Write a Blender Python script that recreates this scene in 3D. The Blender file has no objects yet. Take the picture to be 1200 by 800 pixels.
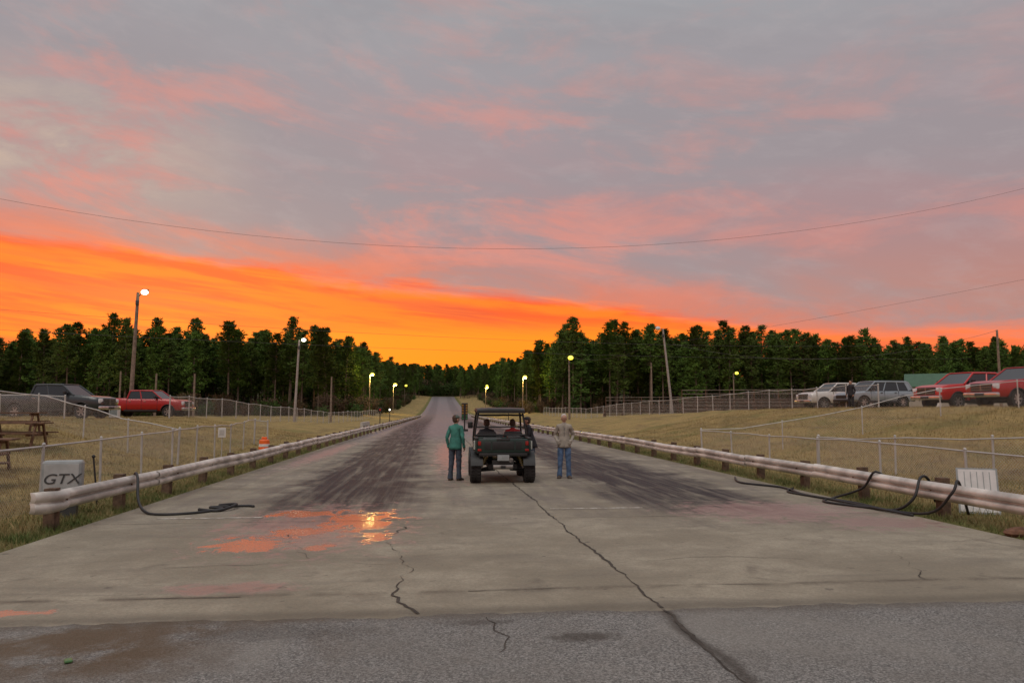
import bpy, bmesh, math, random
import numpy as np
from mathutils import Vector, Matrix, Euler
random.seed(7); rng=np.random.default_rng(7)
scene=bpy.context.scene
COL=scene.collection
R=math.radians

class NT:
    def __init__(s,tree): s.t=tree; s.n=tree.nodes; s.l=tree.links
    def new(s,ty,**kw):
        n=s.n.new(ty)
        for k,v in kw.items(): setattr(n,k,v)
        return n
    def put(s,sock,v):
        if v is None: return
        if hasattr(v,'is_output'): s.l.new(v,sock)
        else:
            if isinstance(v,(tuple,list)) and sock.type=='RGBA' and len(v)==3: v=(*v,1)
            sock.default_value=v
    def m(s,op,a,b=None,c=None,clamp=False):
        n=s.new('ShaderNodeMath',operation=op); n.use_clamp=clamp
        s.put(n.inputs[0],a)
        if b is not None: s.put(n.inputs[1],b)
        if c is not None: s.put(n.inputs[2],c)
        return n.outputs[0]
    def mix(s,f,a,b,mode='MIX'):
        n=s.new('ShaderNodeMix',data_type='RGBA',blend_type=mode)
        s.put(n.inputs[0],f); s.put(n.inputs[6],a); s.put(n.inputs[7],b)
        return n.outputs[2]
    def mr(s,v,a,b,c=0.,d=1.,smooth=True):
        n=s.new('ShaderNodeMapRange'); n.interpolation_type='SMOOTHSTEP' if smooth else 'LINEAR'
        s.put(n.inputs[0],v)
        for i,x in zip((1,2,3,4),(a,b,c,d)): s.put(n.inputs[i],x)
        return n.outputs[0]
    def noise(s,vec,scale=5,detail=4,rough=.55,dist=0.):
        n=s.new('ShaderNodeTexNoise')
        if vec is not None: s.l.new(vec,n.inputs['Vector'])
        n.inputs['Scale'].default_value=scale; n.inputs['Detail'].default_value=detail
        n.inputs['Roughness'].default_value=rough; n.inputs['Distortion'].default_value=dist
        return n.outputs['Fac']
    def xyz(s,x,y,z=0.):
        n=s.new('ShaderNodeCombineXYZ')
        for i,v in enumerate((x,y,z)): s.put(n.inputs[i],v)
        return n.outputs[0]
    def ramp(s,f,stops):
        n=s.new('ShaderNodeValToRGB'); s.put(n.inputs[0],f)
        e=n.color_ramp.elements
        while len(e)<len(stops): e.new(.5)
        for el,(p,c) in zip(e,stops): el.position=p; el.color=(*c,1)
        return n.outputs[0]
def newmat(name):
    m=bpy.data.materials.new(name); m.use_nodes=True
    nt=NT(m.node_tree); b=m.node_tree.nodes['Principled BSDF']
    return m,nt,b
def mat(name,col,rough=.6,metal=0.,var=.18,scale=6.,bump=0.,emit=None,estr=0.,coat=0.,spec=None):
    m,nt,b=newmat(name)
    tc=nt.new('ShaderNodeTexCoord').outputs['Object']
    n=nt.noise(tc,scale,5)
    c=nt.mix(nt.mr(n,.3,.7),tuple(x*(1-var) for x in col),tuple(min(1,x*(1+var)) for x in col))
    nt.put(b.inputs['Base Color'],c)
    b.inputs['Roughness'].default_value=rough; b.inputs['Metallic'].default_value=metal
    if coat: b.inputs['Coat Weight'].default_value=coat; b.inputs['Coat Roughness'].default_value=.08
    if spec is not None: b.inputs['Specular IOR Level'].default_value=spec
    if bump:
        bn=nt.new('ShaderNodeBump'); bn.inputs['Strength'].default_value=bump; bn.inputs['Distance'].default_value=.02
        nt.put(bn.inputs['Height'],nt.noise(tc,scale*6,3)); nt.put(b.inputs['Normal'],bn.outputs[0])
    if emit: b.inputs['Emission Color'].default_value=(*emit,1); b.inputs['Emission Strength'].default_value=estr
    return m

class MB:
    def __init__(s): s.v=[]; s.f=[]; s.mi=[]; s.M=Matrix.Identity(4)
    def add(s,vs,fs,m=0):
        o=len(s.v)
        s.v+= [tuple(s.M@Vector(v)) for v in vs]
        s.f+= [tuple(i+o for i in f) for f in fs]
        if isinstance(m,(list,tuple)): s.mi+=list(m)
        else: s.mi+=[m]*len(fs)
    def box(s,c,d,m=0,rot=(0,0,0),taper=1.):
        Rm=Euler(rot).to_matrix(); vs=[]
        for z in(-.5,.5):
            k=taper if z>0 else 1
            for x,y in((-.5,-.5),(.5,-.5),(.5,.5),(-.5,.5)):
                vs.append(Vector(c)+Rm@Vector((x*d[0]*k,y*d[1]*k,z*d[2])))
        s.add(vs,[(0,3,2,1),(4,5,6,7),(0,1,5,4),(1,2,6,5),(2,3,7,6),(3,0,4,7)],m)
    def rbox(s,c,d,m=0,rot=(0,0,0),r=.03,seg=2):
        bm=bmesh.new(); bmesh.ops.create_cube(bm,size=1)
        for v in bm.verts: v.co=Vector((v.co.x*d[0],v.co.y*d[1],v.co.z*d[2]))
        bmesh.ops.bevel(bm,geom=bm.edges[:],offset=min(r,min(d)*.45),segments=seg,affect='EDGES',profile=.5)
        Rm=Euler(rot).to_matrix(); bm.verts.index_update()
        s.add([Vector(c)+Rm@v.co for v in bm.verts],[tuple(v.index for v in f.verts) for f in bm.faces],m); bm.free()
    def cyl(s,p0,p1,r0,r1=None,m=0,seg=10,caps=True):
        r1=r0 if r1 is None else r1
        p0=Vector(p0);p1=Vector(p1);d=(p1-p0)
        if d.length<1e-6: return
        d.normalize(); a=d.orthogonal().normalized(); b=d.cross(a)
        vs=[]
        for p,r in((p0,r0),(p1,r1)):
            for i in range(seg):
                t=2*math.pi*i/seg; vs.append(p+a*math.cos(t)*r+b*math.sin(t)*r)
        fs=[(i,(i+1)%seg,seg+(i+1)%seg,seg+i) for i in range(seg)]
        if caps: fs+=[tuple(range(seg-1,-1,-1)),tuple(range(seg,2*seg))]
        s.add(vs,fs,m)
    def tube(s,pts,r,m=0,seg=8):
        pts=[Vector(p) for p in pts]; n=len(pts); vs=[]
        up=Vector((0,0,1))
        for i,p in enumerate(pts):
            d=(pts[min(i+1,n-1)]-pts[max(i-1,0)]).normalized()
            a=d.cross(up)
            if a.length<.05: a=d.cross(Vector((0,1,0)))
            a.normalize(); b=a.cross(d)
            rr=r[i] if isinstance(r,(list,tuple)) else r
            for k in range(seg):
                t=2*math.pi*k/seg; vs.append(p+a*math.cos(t)*rr+b*math.sin(t)*rr)
        fs=[(i*seg+k,i*seg+(k+1)%seg,(i+1)*seg+(k+1)%seg,(i+1)*seg+k) for i in range(n-1) for k in range(seg)]
        fs+=[tuple(range(seg-1,-1,-1)),tuple(range((n-1)*seg,n*seg))]
        s.add(vs,fs,m)
    def loft(s,rings,m=0,caps=True):
        n=len(rings[0]); vs=[p for r in rings for p in r]
        fs=[(i*n+k,i*n+(k+1)%n,(i+1)*n+(k+1)%n,(i+1)*n+k) for i in range(len(rings)-1) for k in range(n)]
        if caps: fs+=[tuple(range(n-1,-1,-1)),tuple(range((len(rings)-1)*n,len(rings)*n))]
        s.add(vs,fs,m)
    def ball(s,c,r,m=0,seg=12,rings=8,fn=None,zmin=-1.):
        if not isinstance(r,(tuple,list)): r=(r,r,r)
        rg=[]
        for i in range(rings+1):
            z=zmin+(1-zmin)*i/rings
            ph=math.asin(max(-1,min(1,z))) if zmin>-1 else -math.pi/2+math.pi*i/rings
            cz=math.sin(ph); cr=max(math.cos(ph),.01); ring=[]
            for k in range(seg):
                t=2*math.pi*k/seg; p=Vector((math.cos(t)*cr,math.sin(t)*cr,cz))
                if fn: p=fn(p)
                ring.append((c[0]+p[0]*r[0],c[1]+p[1]*r[1],c[2]+p[2]*r[2]))
            rg.append(ring)
        s.loft(rg,m)
    def build(s,name,mats,loc=(0,0,0),rz=0.,smooth=False,bevel=0.,parent=None,rx=0,ry=0):
        me=bpy.data.meshes.new(name); me.from_pydata(s.v,[],s.f); me.update()
        for m in mats: me.materials.append(m)
        me.polygons.foreach_set('material_index',s.mi)
        if smooth is True: me.shade_smooth()
        o=bpy.data.objects.new(name,me); COL.objects.link(o)
        if smooth and smooth is not True:
            me.polygons.foreach_set('use_smooth',[True]*len(me.polygons)); me.set_sharp_from_angle(angle=R(smooth))
        o.location=loc; o.rotation_euler=(rx,ry,rz)
        if parent: o.parent=parent
        return o
def empty(name,loc=(0,0,0),rz=0):
    e=bpy.data.objects.new(name,None); COL.objects.link(e); e.location=loc; e.rotation_euler=(0,0,rz); e.empty_display_size=.2; return e

# ------------------------------------------------------------ terrain
def ssm(a,b,t): t=np.clip((np.asarray(t,float)-a)/(b-a),0,1); return t*t*(3-2*t)
def zt(y): return np.interp(y,[-9999,170,210,260,330,420,480,540,620,700,3000],[0,0,.3,1.4,3.8,7.4,10.2,14.5,22,24,24])
def gz(x,y):
    x=np.asarray(x,float); y=np.asarray(y,float)
    hR=np.interp(y,[-50,10,22,45,80,105,150,3000],[.7,1.1,1.9,2.0,1.4,.8,1.3,1.3])
    hL=np.interp(y,[-50,5,15,30,60,100,150,3000],[.3,.4,1.0,1.5,1.35,.2,1.0,1.0])
    r=np.clip((x-11.3)/11.5,0,1); l=np.clip((-7.2-x)/11,0,1)
    f=lambda t:.5*t+.5*t*t*(3-2*t)
    z=zt(y)+hR*f(r)+hL*f(l)+7*ssm(190,290,y)*ssm(32,70,np.abs(x))
    side=ssm(0,1.5,np.maximum(x-10,-7.4-x))
    z=z+side*(.035*np.sin(x*1.3+y*.7)+.03*np.sin(y*1.9-x*.8)+.05*np.sin(x*.31+y*.23))
    return z
def G(x,y): return float(gz(x,y))
ys=np.concatenate([np.arange(-60,6,3),np.arange(6,60,.5),np.arange(60,200,2.),np.arange(200,700,6),np.array([750,850,1000,1300,1800,2500])])
xs=np.concatenate([-np.array([2000,1400,900,600,400,300,240,200])*1.,np.arange(-170,-50,5),np.arange(-50,-26,1.5),np.arange(-26,30,.5),np.arange(30,60,1.5),np.arange(60,175,5),np.array([200,240,300,400,600,900,1400,2000])])
def grid(name,xs,ys,zf,matl,smooth=True):
    X,Y=np.meshgrid(xs,ys); Z=zf(X,Y); nx=len(xs); ny=len(ys)
    V=np.stack([X,Y,Z],-1).reshape(-1,3)
    i=np.arange((nx-1)*(ny-1)); a=(i//(nx-1))*nx+i%(nx-1)
    F=np.stack([a,a+1,a+nx+1,a+nx],-1)
    me=bpy.data.meshes.new(name); me.from_pydata(V.tolist(),[],F.tolist()); me.update()
    me.polygons.foreach_set('use_smooth',[smooth]*len(me.polygons))
    me.materials.append(matl); o=bpy.data.objects.new(name,me); COL.objects.link(o); return o

m_ground,nt,b=newmat('dry_grass_ground')
P=nt.new('ShaderNodeTexCoord').outputs['Object']
sp=nt.new('ShaderNodeSeparateXYZ'); nt.l.new(P,sp.inputs[0]); X,Y=sp.outputs[0],sp.outputs[1]
n1=nt.noise(P,.35,5,.6); n2=nt.noise(P,9,6,.75); n3=nt.noise(P,1.4,4,.6)
band=nt.noise(nt.xyz(nt.m('MULTIPLY',X,.9),nt.m('MULTIPLY',Y,.10)),1.,4,.6,.4)
c=nt.mix(nt.mr(n2,.32,.68),(.17,.12,.05),(.46,.34,.15))
c=nt.mix(nt.mr(n3,.3,.75,0,.6),c,(.37,.27,.10))
c=nt.mix(nt.m('MULTIPLY',nt.mr(n1,.48,.66),.6),c,(.15,.15,.055))
c=nt.mix(nt.mr(band,.45,.68,0,.6),c,(.19,.14,.07))
ax=nt.m('ABSOLUTE',nt.m('SUBTRACT',X,1.4))
edge=nt.mr(nt.m('ADD',ax,nt.m('MULTIPLY',n3,1.2)),8.6,9.6,1,0)
c=nt.mix(nt.m('MULTIPLY',edge,.75),c,nt.mix(n2,(.05,.07,.02),(.17,.18,.06)))
dirt=nt.mr(nt.noise(P,.8,6,.7),.56,.66)
c=nt.mix(nt.m('MULTIPLY',dirt,.5),c,(.17,.12,.075))
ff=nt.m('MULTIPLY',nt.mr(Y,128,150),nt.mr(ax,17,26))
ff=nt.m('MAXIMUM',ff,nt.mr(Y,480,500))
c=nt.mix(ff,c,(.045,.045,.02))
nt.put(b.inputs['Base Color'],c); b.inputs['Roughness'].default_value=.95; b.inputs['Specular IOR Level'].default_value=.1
bn=nt.new('ShaderNodeBump'); bn.inputs['Strength'].default_value=.8; bn.inputs['Distance'].default_value=.07
nt.put(bn.inputs['Height'],nt.noise(P,11,6,.75)); nt.put(b.inputs['Normal'],bn.outputs[0])
grid('ground',xs,ys,gz,m_ground)

m_strip,nt,b=newmat('concrete_drag_strip')
P=nt.new('ShaderNodeTexCoord').outputs['Object']
sp=nt.new('ShaderNodeSeparateXYZ'); nt.l.new(P,sp.inputs[0]); X,Y=sp.outputs[0],sp.outputs[1]
nb=nt.noise(P,.45,5,.6); nf=nt.noise(P,30,5,.8); nm=nt.noise(P,2.2,6,.65,.4); nw=nt.noise(P,.9,5,.6,.6)
streak=nt.noise(nt.xyz(nt.m('MULTIPLY',X,7.),nt.m('MULTIPLY',Y,.16)),1.,5,.6)
streak2=nt.noise(nt.xyz(nt.m('MULTIPLY',X,2.2),nt.m('MULTIPLY',Y,.35)),1.,4,.6,.5)
wash=nt.noise(nt.xyz(nt.m('MULTIPLY',X,.35),nt.m('MULTIPLY',Y,1.6)),1.,5,.65,.6)
c=nt.mix(nt.mr(nb,.38,.62),(.26,.225,.16),(.40,.355,.265))
c=nt.mix(nt.mr(nm,.35,.7,0,.6),c,(.23,.20,.145))
c=nt.mix(nt.mr(nf,.3,.7,0,.5),c,(.16,.14,.105))
c=nt.mix(nt.mr(wash,.5,.68,0,.5),c,(.17,.15,.115))
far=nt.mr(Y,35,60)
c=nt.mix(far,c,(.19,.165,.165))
def lane(xc,hw):
    d=nt.m('ABSOLUTE',nt.m('SUBTRACT',X,xc))
    return nt.mr(nt.m('ADD',d,nt.m('MULTIPLY',nt.m('SUBTRACT',nw,.5),2.2)),hw,hw*.45)
xl=nt.mr(Y,14,80,-2.0,-2.9,False)
L1=lane(xl,1.95); L2=lane(nt.mr(Y,14,70,5.3,4.9,False),2.1)
on=nt.mr(nt.m('ADD',Y,nt.m('MULTIPLY',nw,8)),15.,20.)
rub=nt.m('MULTIPLY',nt.m('MAXIMUM',L1,L2),on)
sk=nt.mr(streak,.34,.56,.62,1.)
rub=nt.m('MULTIPLY',rub,sk); rub=nt.m('MULTIPLY',rub,nt.mr(streak2,.32,.5,.62,1.))
rub=nt.m('MULTIPLY',rub,nt.mr(Y,90,240,1.,.35))
film=nt.m('MULTIPLY',nt.m('MULTIPLY',on,nt.mr(streak2,.35,.65)),.40)
c=nt.mix(film,c,(.10,.08,.08))
c=nt.mix(rub,c,(.024,.019,.020))
def ell(cx,cy,rx,ry,nz,amp,soft=.25):
    dx=nt.m('DIVIDE',nt.m('SUBTRACT',X,cx),rx); dy=nt.m('DIVIDE',nt.m('SUBTRACT',Y,cy),ry)
    d=nt.m('SQRT',nt.m('ADD',nt.m('MULTIPLY',dx,dx),nt.m('MULTIPLY',dy,dy)))
    return nt.mr(nt.m('ADD',d,nt.m('MULTIPLY',nt.m('SUBTRACT',nz,.5),amp)),1.,1.-soft)
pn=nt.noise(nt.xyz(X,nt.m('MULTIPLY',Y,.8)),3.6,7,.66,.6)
pud_skyglow=ell(-2.7,10.9,.62,.75,pn,3.6,.4)
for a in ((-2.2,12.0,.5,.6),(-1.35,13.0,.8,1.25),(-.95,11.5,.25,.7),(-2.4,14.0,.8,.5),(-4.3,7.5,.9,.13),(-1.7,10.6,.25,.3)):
    pud_skyglow=nt.m('MAXIMUM',pud_skyglow,ell(*a,pn,3.6,.4))
damp_skyglow=ell(6.2,13.6,2.2,1.7,pn,2.6,.6)
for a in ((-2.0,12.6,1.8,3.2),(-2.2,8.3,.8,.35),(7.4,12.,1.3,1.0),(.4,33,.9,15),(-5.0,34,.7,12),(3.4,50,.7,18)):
    damp_skyglow=nt.m('MAXIMUM',damp_skyglow,ell(*a,pn,2.6,.6))
c=nt.mix(nt.m('MULTIPLY',damp_skyglow,.6),c,(.32,.185,.165))  # pink sky reflection tinted into the base colour of the damp patches
c=nt.mix(nt.m('MULTIPLY',pud_skyglow,.55),c,(.24,.13,.10))  # sunset reflected in the puddles, mixed into their base colour too
st=nt.mr(nt.noise(P,.7,6,.65,1.2),.58,.68); c=nt.mix(nt.m('MULTIPLY',st,.5),c,(.12,.10,.075))
spt=nt.mr(nt.noise(P,5,3,.5),.68,.75); c=nt.mix(nt.m('MULTIPLY',spt,.6),c,(.09,.075,.06))
seam=nt.mr(nt.m('ABSOLUTE',nt.m('SUBTRACT',nt.m('ADD',Y,nt.m('MULTIPLY',nm,.25)),7.30)),.0,.26,1,0)
c=nt.mix(nt.m('MULTIPLY',seam,.6),c,(.11,.095,.07))
seam2=nt.m('MULTIPLY',nt.mr(nt.m('ABSOLUTE',nt.m('SUBTRACT',nt.m('ADD',Y,nt.m('MULTIPLY',nb,.2)),8.05)),.0,.14,1,0),nt.mr(nm,.35,.6))
c=nt.mix(nt.m('MULTIPLY',seam2,.55),c,(.10,.08,.055))
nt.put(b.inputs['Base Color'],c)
r=nt.mr(nf,.2,.8,.68,.9)
def lerp(f,a,bv): return nt.m('ADD',nt.m('MULTIPLY',a,nt.m('SUBTRACT',1.,f)),nt.m('MULTIPLY',f,bv))
r=lerp(far,r,.5); r=lerp(nt.m('MULTIPLY',damp_skyglow,.85),r,.26); r=lerp(rub,r,.60); r=lerp(pud_skyglow,r,.09)
nt.put(b.inputs['Roughness'],r)
nt.put(b.inputs['Specular IOR Level'],lerp(pud_skyglow,lerp(rub,.5,.22),.85))
bn=nt.new('ShaderNodeBump'); bn.inputs['Distance'].default_value=.014
nt.put(bn.inputs['Strength'],lerp(pud_skyglow,.6,.10)); nt.put(bn.inputs['Height'],nt.m('ADD',nf,nt.m('MULTIPLY',nm,1.5))); nt.put(b.inputs['Normal'],bn.outputs[0])
ysr=np.concatenate([[6.95],ys[(ys>=7)&(ys<488)]])
grid('drag_strip_road',np.array([-5.8,-3,0,3,6,8.45]),ysr,lambda x,y:gz(0*x,y)+.014,m_strip)

m_asp,nt,b=newmat('weathered_asphalt')
P=nt.new('ShaderNodeTexCoord').outputs['Object']
sp=nt.new('ShaderNodeSeparateXYZ'); nt.l.new(P,sp.inputs[0]); X,Y=sp.outputs[0],sp.outputs[1]
vo=nt.new('ShaderNodeTexVoronoi'); nt.l.new(P,vo.inputs['Vector']); vo.inputs['Scale'].default_value=75
vc=nt.new('ShaderNodeSeparateColor'); nt.l.new(vo.outputs['Color'],vc.inputs[0])
n1=nt.noise(P,1.1,6,.65); n2=nt.noise(P,40,4,.8); n3=nt.noise(P,.5,5,.6,.8)
c=nt.mix(nt.mr(vc.outputs[0],.1,.9,0,1,False),(.12,.12,.115),(.44,.43,.40))
c=nt.mix(nt.mr(n2,.35,.65,0,.6),c,(.12,.118,.11))
c=nt.mix(nt.mr(n1,.35,.7,0,.5),c,(.20,.185,.16))
c=nt.mix(nt.mr(n3,.5,.7,0,.45),c,(.31,.295,.26))
rust=nt.m('MULTIPLY',nt.mr(nt.m('ADD',X,nt.m('MULTIPLY',n3,4)),1.3,-.5),nt.mr(nt.m('ADD',Y,nt.m('MULTIPLY',n1,1.2)),5.9,6.8))
rust=nt.m('MULTIPLY',rust,nt.mr(n1,.38,.56))
c=nt.mix(nt.m('MULTIPLY',rust,.8),c,(.12,.075,.035))
def blot(cx,cy,rx,ry): return nt.m('SQRT',nt.m('ADD',nt.m('POWER',nt.m('DIVIDE',nt.m('SUBTRACT',X,cx),rx),2.),nt.m('POWER',nt.m('DIVIDE',nt.m('SUBTRACT',Y,cy),ry),2.)))
for a,k in (((1.2,6.25,.30,.14),.7),((.35,6.75,.35,.10),.5),((-1.3,6.6,.9,.25),.35)):
    c=nt.mix(nt.m('MULTIPLY',nt.mr(nt.m('ADD',blot(*a),nt.m('MULTIPLY',nt.noise(P,9,4,.6),1.6)),2.1,1.2),k),c,(.055,.045,.035))
cs=nt.m('ABSOLUTE',nt.m('ADD',nt.m('SUBTRACT',X,2.13),nt.m('MULTIPLY',nt.m('SUBTRACT',n3,.5),.35)))
c=nt.mix(nt.m('MULTIPLY',nt.mr(nt.m('ADD',cs,nt.m('MULTIPLY',n2,.05)),.14,.03),.75),c,(.06,.05,.04))
sm=nt.mr(nt.m('ADD',Y,nt.m('MULTIPLY',n1,.3)),6.9,7.2)
c=nt.mix(nt.m('MULTIPLY',sm,.6),c,(.12,.10,.075))
nt.put(b.inputs['Base Color'],c); b.inputs['Roughness'].default_value=.85; b.inputs['Specular IOR Level'].default_value=.35
bn=nt.new('ShaderNodeBump'); bn.inputs['Strength'].default_value=.9; bn.inputs['Distance'].default_value=.014
nt.put(bn.inputs['Height'],nt.m('ADD',vo.outputs['Distance'],n2)); nt.put(b.inputs['Normal'],bn.outputs[0])
mb=MB(); xv=np.linspace(-26,26,521)
e=[7.02+.03*math.sin(x*2.1)+.02*math.sin(x*5.3+1)+.015*math.sin(x*17)+random.uniform(-.025,.025) for x in xv]
vs=[(x,-25,.026) for x in xv]+[(x,y,.026) for x,y in zip(xv,e)]+[(x,y+.01,.0) for x,y in zip(xv,e)]
n=len(xv); fs=[(i,i+1,n+i+1,n+i) for i in range(n-1)]+[(n+i,n+i+1,2*n+i+1,2*n+i) for i in range(n-1)]
mb.add(vs,fs); mb.build('asphalt_apron',[m_asp])

m_crack=mat('crack_filler',(.055,.045,.035),.9,var=.4,scale=12)
cr=MB()
def crack(pts,w=.02,jit=.05,z=.021,step=.09):
    pts=[Vector((p[0],p[1],0)) for p in pts]; P2=[]
    for a,b2 in zip(pts[:-1],pts[1:]):
        k=max(2,int((b2-a).length/step))
        for i in range(k): P2.append(a.lerp(b2,i/k))
    P2.append(pts[-1]); off=0; vs=[]; ww=w
    for i,p in enumerate(P2):
        d=(P2[min(i+1,len(P2)-1)]-P2[max(i-1,0)]).normalized(); nrm=Vector((-d.y,d.x,0))
        off=off*.8+random.uniform(-jit,jit); q=p+nrm*off
        ww=max(.1*w,min(1.5*w,ww+random.uniform(-.4,.4)*w))
        zz=z if q.y>7.02 else .031
        vs+=[(q.x-nrm.x*ww/2,q.y-nrm.y*ww/2,zz),(q.x+nrm.x*ww/2,q.y+nrm.y*ww/2,zz)]
    cr.add(vs,[(2*i,2*i+1,2*i+3,2*i+2) for i in range(len(P2)-1)])
crack([(1.75,22),(1.95,17),(2.0,12),(2.1,9),(2.12,7.1)],.026,.022)
crack([(2.12,7.0),(2.1,6.2),(2.14,5.3),(2.2,4.5)],.03,.03)
crack([(1.5,60),(1.75,22)],.03,.02,step=.5)
crack([(-.55,12.3),(-.75,11),(-.55,10),(-.35,9),(-.45,8.2),(-.3,7.1)],.024,.05)
crack([(-2.3,11.7),(-1.9,10.3),(-1.6,9.8)],.014,.04)
crack([(-3.3,9.4),(-1.8,9.6),(-.5,9.4)],.010,.04)
crack([(-5.7,7.95),(-2,7.9)],.016,.012); crack([(0.3,7.93),(2,7.98),(8.4,7.92)],.016,.012)
crack([(2.6,9.3),(3.6,9.5),(4.6,9.2)],.008,.04)
crack([(5.4,8.0),(6.1,9.7),(8.3,10.4)],.010,.04)
crack([(-5.7,13.0),(8.4,13.1)],.012,.008)
crack([(-5.7,18.5),(8.4,18.4)],.018,.008)
crack([(-5.7,24.),(8.4,24.)],.022,.008)
crack([(.4,6.9),(.55,6.3),(.5,5.9)],.012,.04)
cr.build('pavement_cracks',[m_crack])
m_paint,nt,b=newmat('worn_white_paint')
P=nt.new('ShaderNodeTexCoord').outputs['Object']
nt.put(b.inputs['Base Color'],nt.mix(nt.mr(nt.noise(P,9,6,.7),.42,.62),(.30,.26,.20),(.64,.61,.55))); b.inputs['Roughness'].default_value=.7
mb=MB()
for x0,x1,yy,w in((-4.9,-3.1,13.55,.09),(2.1,3.9,14.2,.09),(-5.5,-.2,62,.25),(2.8,8.2,62,.25)):
    mb.add([(x0,yy,.019),(x1,yy,.019),(x1,yy+w,.019),(x0,yy+w,.019)],[(0,1,2,3)])
mb.build('start_line_marking',[m_paint])

# ------------------------------------------------------------ guardrails
m_galv=mat('galvanised_steel',(.50,.50,.48),.5,.25,.15,3.,.1)
m_galvw=mat('painted_steel_beam',(.60,.57,.52),.5,.2,.35,1.6,.15)
m_wood=mat('weathered_post_wood',(.13,.085,.055),.9,0,.35,9,.5)
m_rust=mat('rusty_steel',(.16,.08,.045),.85,0,.4,8,.4)
prof=[(0,-.155),(.015,-.15),(.075,-.105),(.085,-.07),(.07,-.035),(.012,-.008),(.012,.008),(.07,.035),(.085,.07),(.075,.105),(.015,.15),(0,.155)]
def guardrail(xf,y0,y1,sgn,near_end):
    mb=MB(); y=y0; k=0
    while y<y1:
        L=3.81; ya,yb=y,min(y+L+.12,y1+.1)
        oz=random.uniform(-.025,.025); ox=random.uniform(-.02,.02); oz2=random.uniform(-.025,.025)
        nseg=4; rings=[]
        for j in range(nseg+1):
            yy=ya+(yb-ya)*j/nseg; zz=.47+oz+(oz2-oz)*j/nseg+float(zt(yy)); dx=ox+random.uniform(-.012,.012)+.004*(k%2)
            o=[(xf(yy)+sgn*(p[0]+dx),yy,zz+p[1]) for p in prof]
            i=[(xf(yy)+sgn*(p[0]+dx-.008),yy,zz+p[1]) for p in reversed(prof)]
            rings.append(o+i)
        mb.loft(rings,0)
        y+=L; k+=1
    y=y0+.15
    while y<y1:
        mb.box((xf(y)-sgn*.20,y,.30+float(zt(y))),(.17,.17,.72+random.uniform(-.06,.06)),1,(random.uniform(-.05,.05),random.uniform(-.05,.05),random.uniform(-.1,.1)))
        mb.box((xf(y)-sgn*.065,y,.47+float(zt(y))),(.10,.13,.30),1)
        mb.cyl((xf(y)+sgn*.012,y,.47+float(zt(y))),(xf(y)+sgn*.035,y,.47+float(zt(y))),.02,m=2,seg=6)
        y+=2.45 if y<60 else 3.8
    if near_end:
        rings=[]
        for j,(yy,ox,sc) in enumerate([(y0+.1,0,1),(y0-.08,-.01,1.03),(y0-.22,-.05,1.1),(y0-.32,-.13,1.12),(y0-.36,-.22,1.08),(y0-.33,-.30,1.)]):
            o=[(xf(y0)+sgn*(p[0]*max(.5,1-.15*j)+ox+.01),yy-p[0]*(j>3)*.5,.47+p[1]*sc) for p in prof]
            i=[(q[0]-sgn*.01,q[1]+(.012 if j>2 else 0),q[2]) for q in reversed(o)]
            rings.append(o+i)
        mb.loft(rings,0)
    return mb.build('guardrail',[m_galvw,m_wood,m_rust],smooth=40)
guardrail(lambda y:-6.0+np.interp(y,[10,80,200],[0,.7,1.2]),12.5,190,1,True)
guardrail(lambda y:8.85-np.interp(y,[10,60,200],[0,.9,1.4]),5.2,190,-1,False)

# ------------------------------------------------------------ chain-link fences
m_wire=mat('galvanised_wire',(.50,.50,.48),.55,.2,.1)
def fence(path,h,post=3.0,cell=.075,ww=.006,rail=True,r=.028,mesh=True,name='chain_link_fence'):
    mb=MB(); pts=[Vector((p[0],p[1],0)) for p in path]
    seg=[(b-a).length for a,b in zip(pts[:-1],pts[1:])]; cum=[0]
    for s in seg: cum.append(cum[-1]+s)
    T=cum[-1]
    def at(s,z):
        s=max(0,min(T,s)); i=0
        while i<len(seg)-1 and s>cum[i+1]: i+=1
        p=pts[i].lerp(pts[i+1],(s-cum[i])/seg[i]); return (p.x,p.y,G(p.x,p.y)+z)
    n=max(1,round(T/post))
    for i in range(n+1):
        s=T*i/n; a=at(s,-.1); t=at(s,h+.03)
        l=random.uniform(-.03,.03)
        rr=r*1.3 if i in(0,n) else r
        mb.cyl(a,(t[0]+l,t[1],t[2]),rr,m=0,seg=8); mb.ball((t[0]+l,t[1],t[2]+.01),rr*1.3,0,8,4)
    if rail:
        k=max(2,int(T/1.5)); mb.tube([at(T*i/k,h) for i in range(k+1)],r*.75,0,6)
    if mesh:
        s=-h
        while s<T:
            for d in(1,-1):
                s0,s1=(s,s+h) if d>0 else (s+h,s); z0,z1=.03,h-.01
                ds=s1-s0; lo=(0-s0)/ds; hi=(T-s0)/ds
                if ds<0: lo,hi=hi,lo
                ta=max(0,lo); tb=min(1,hi)
                if tb-ta<.02: continue
                a=at(s0+(s1-s0)*ta-ww*.7,z0+(z1-z0)*ta);a2=at(s0+(s1-s0)*ta+ww*.7,z0+(z1-z0)*ta)
                c=at(s0+(s1-s0)*tb-ww*.7,z0+(z1-z0)*tb);c2=at(s0+(s1-s0)*tb+ww*.7,z0+(z1-z0)*tb)
                mb.add([a,a2,c2,c],[(0,1,2,3)],1)
            s+=cell
    return mb.build(name,[m_galv,m_wire],smooth=40)
fence([(-7.2,9.),(-7.5,16),(-8.6,30),(-9.2,38)],1.2,ww=.005)
fence([(-9.2,38),(-8.6,38.2)],1.2,1)
fence([(-18.2,32.5),(-13,29),(-8.6,25.5)],1.15,ww=.004)
fence([(-17.5,50),(-15.5,75),(-13,110),(-12,150)],1.4,cell=.12,ww=.008,r=.035)
fence([(-40,40),(-24,38.5),(-18.2,38)],1.1,cell=.12,ww=.004)
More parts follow.
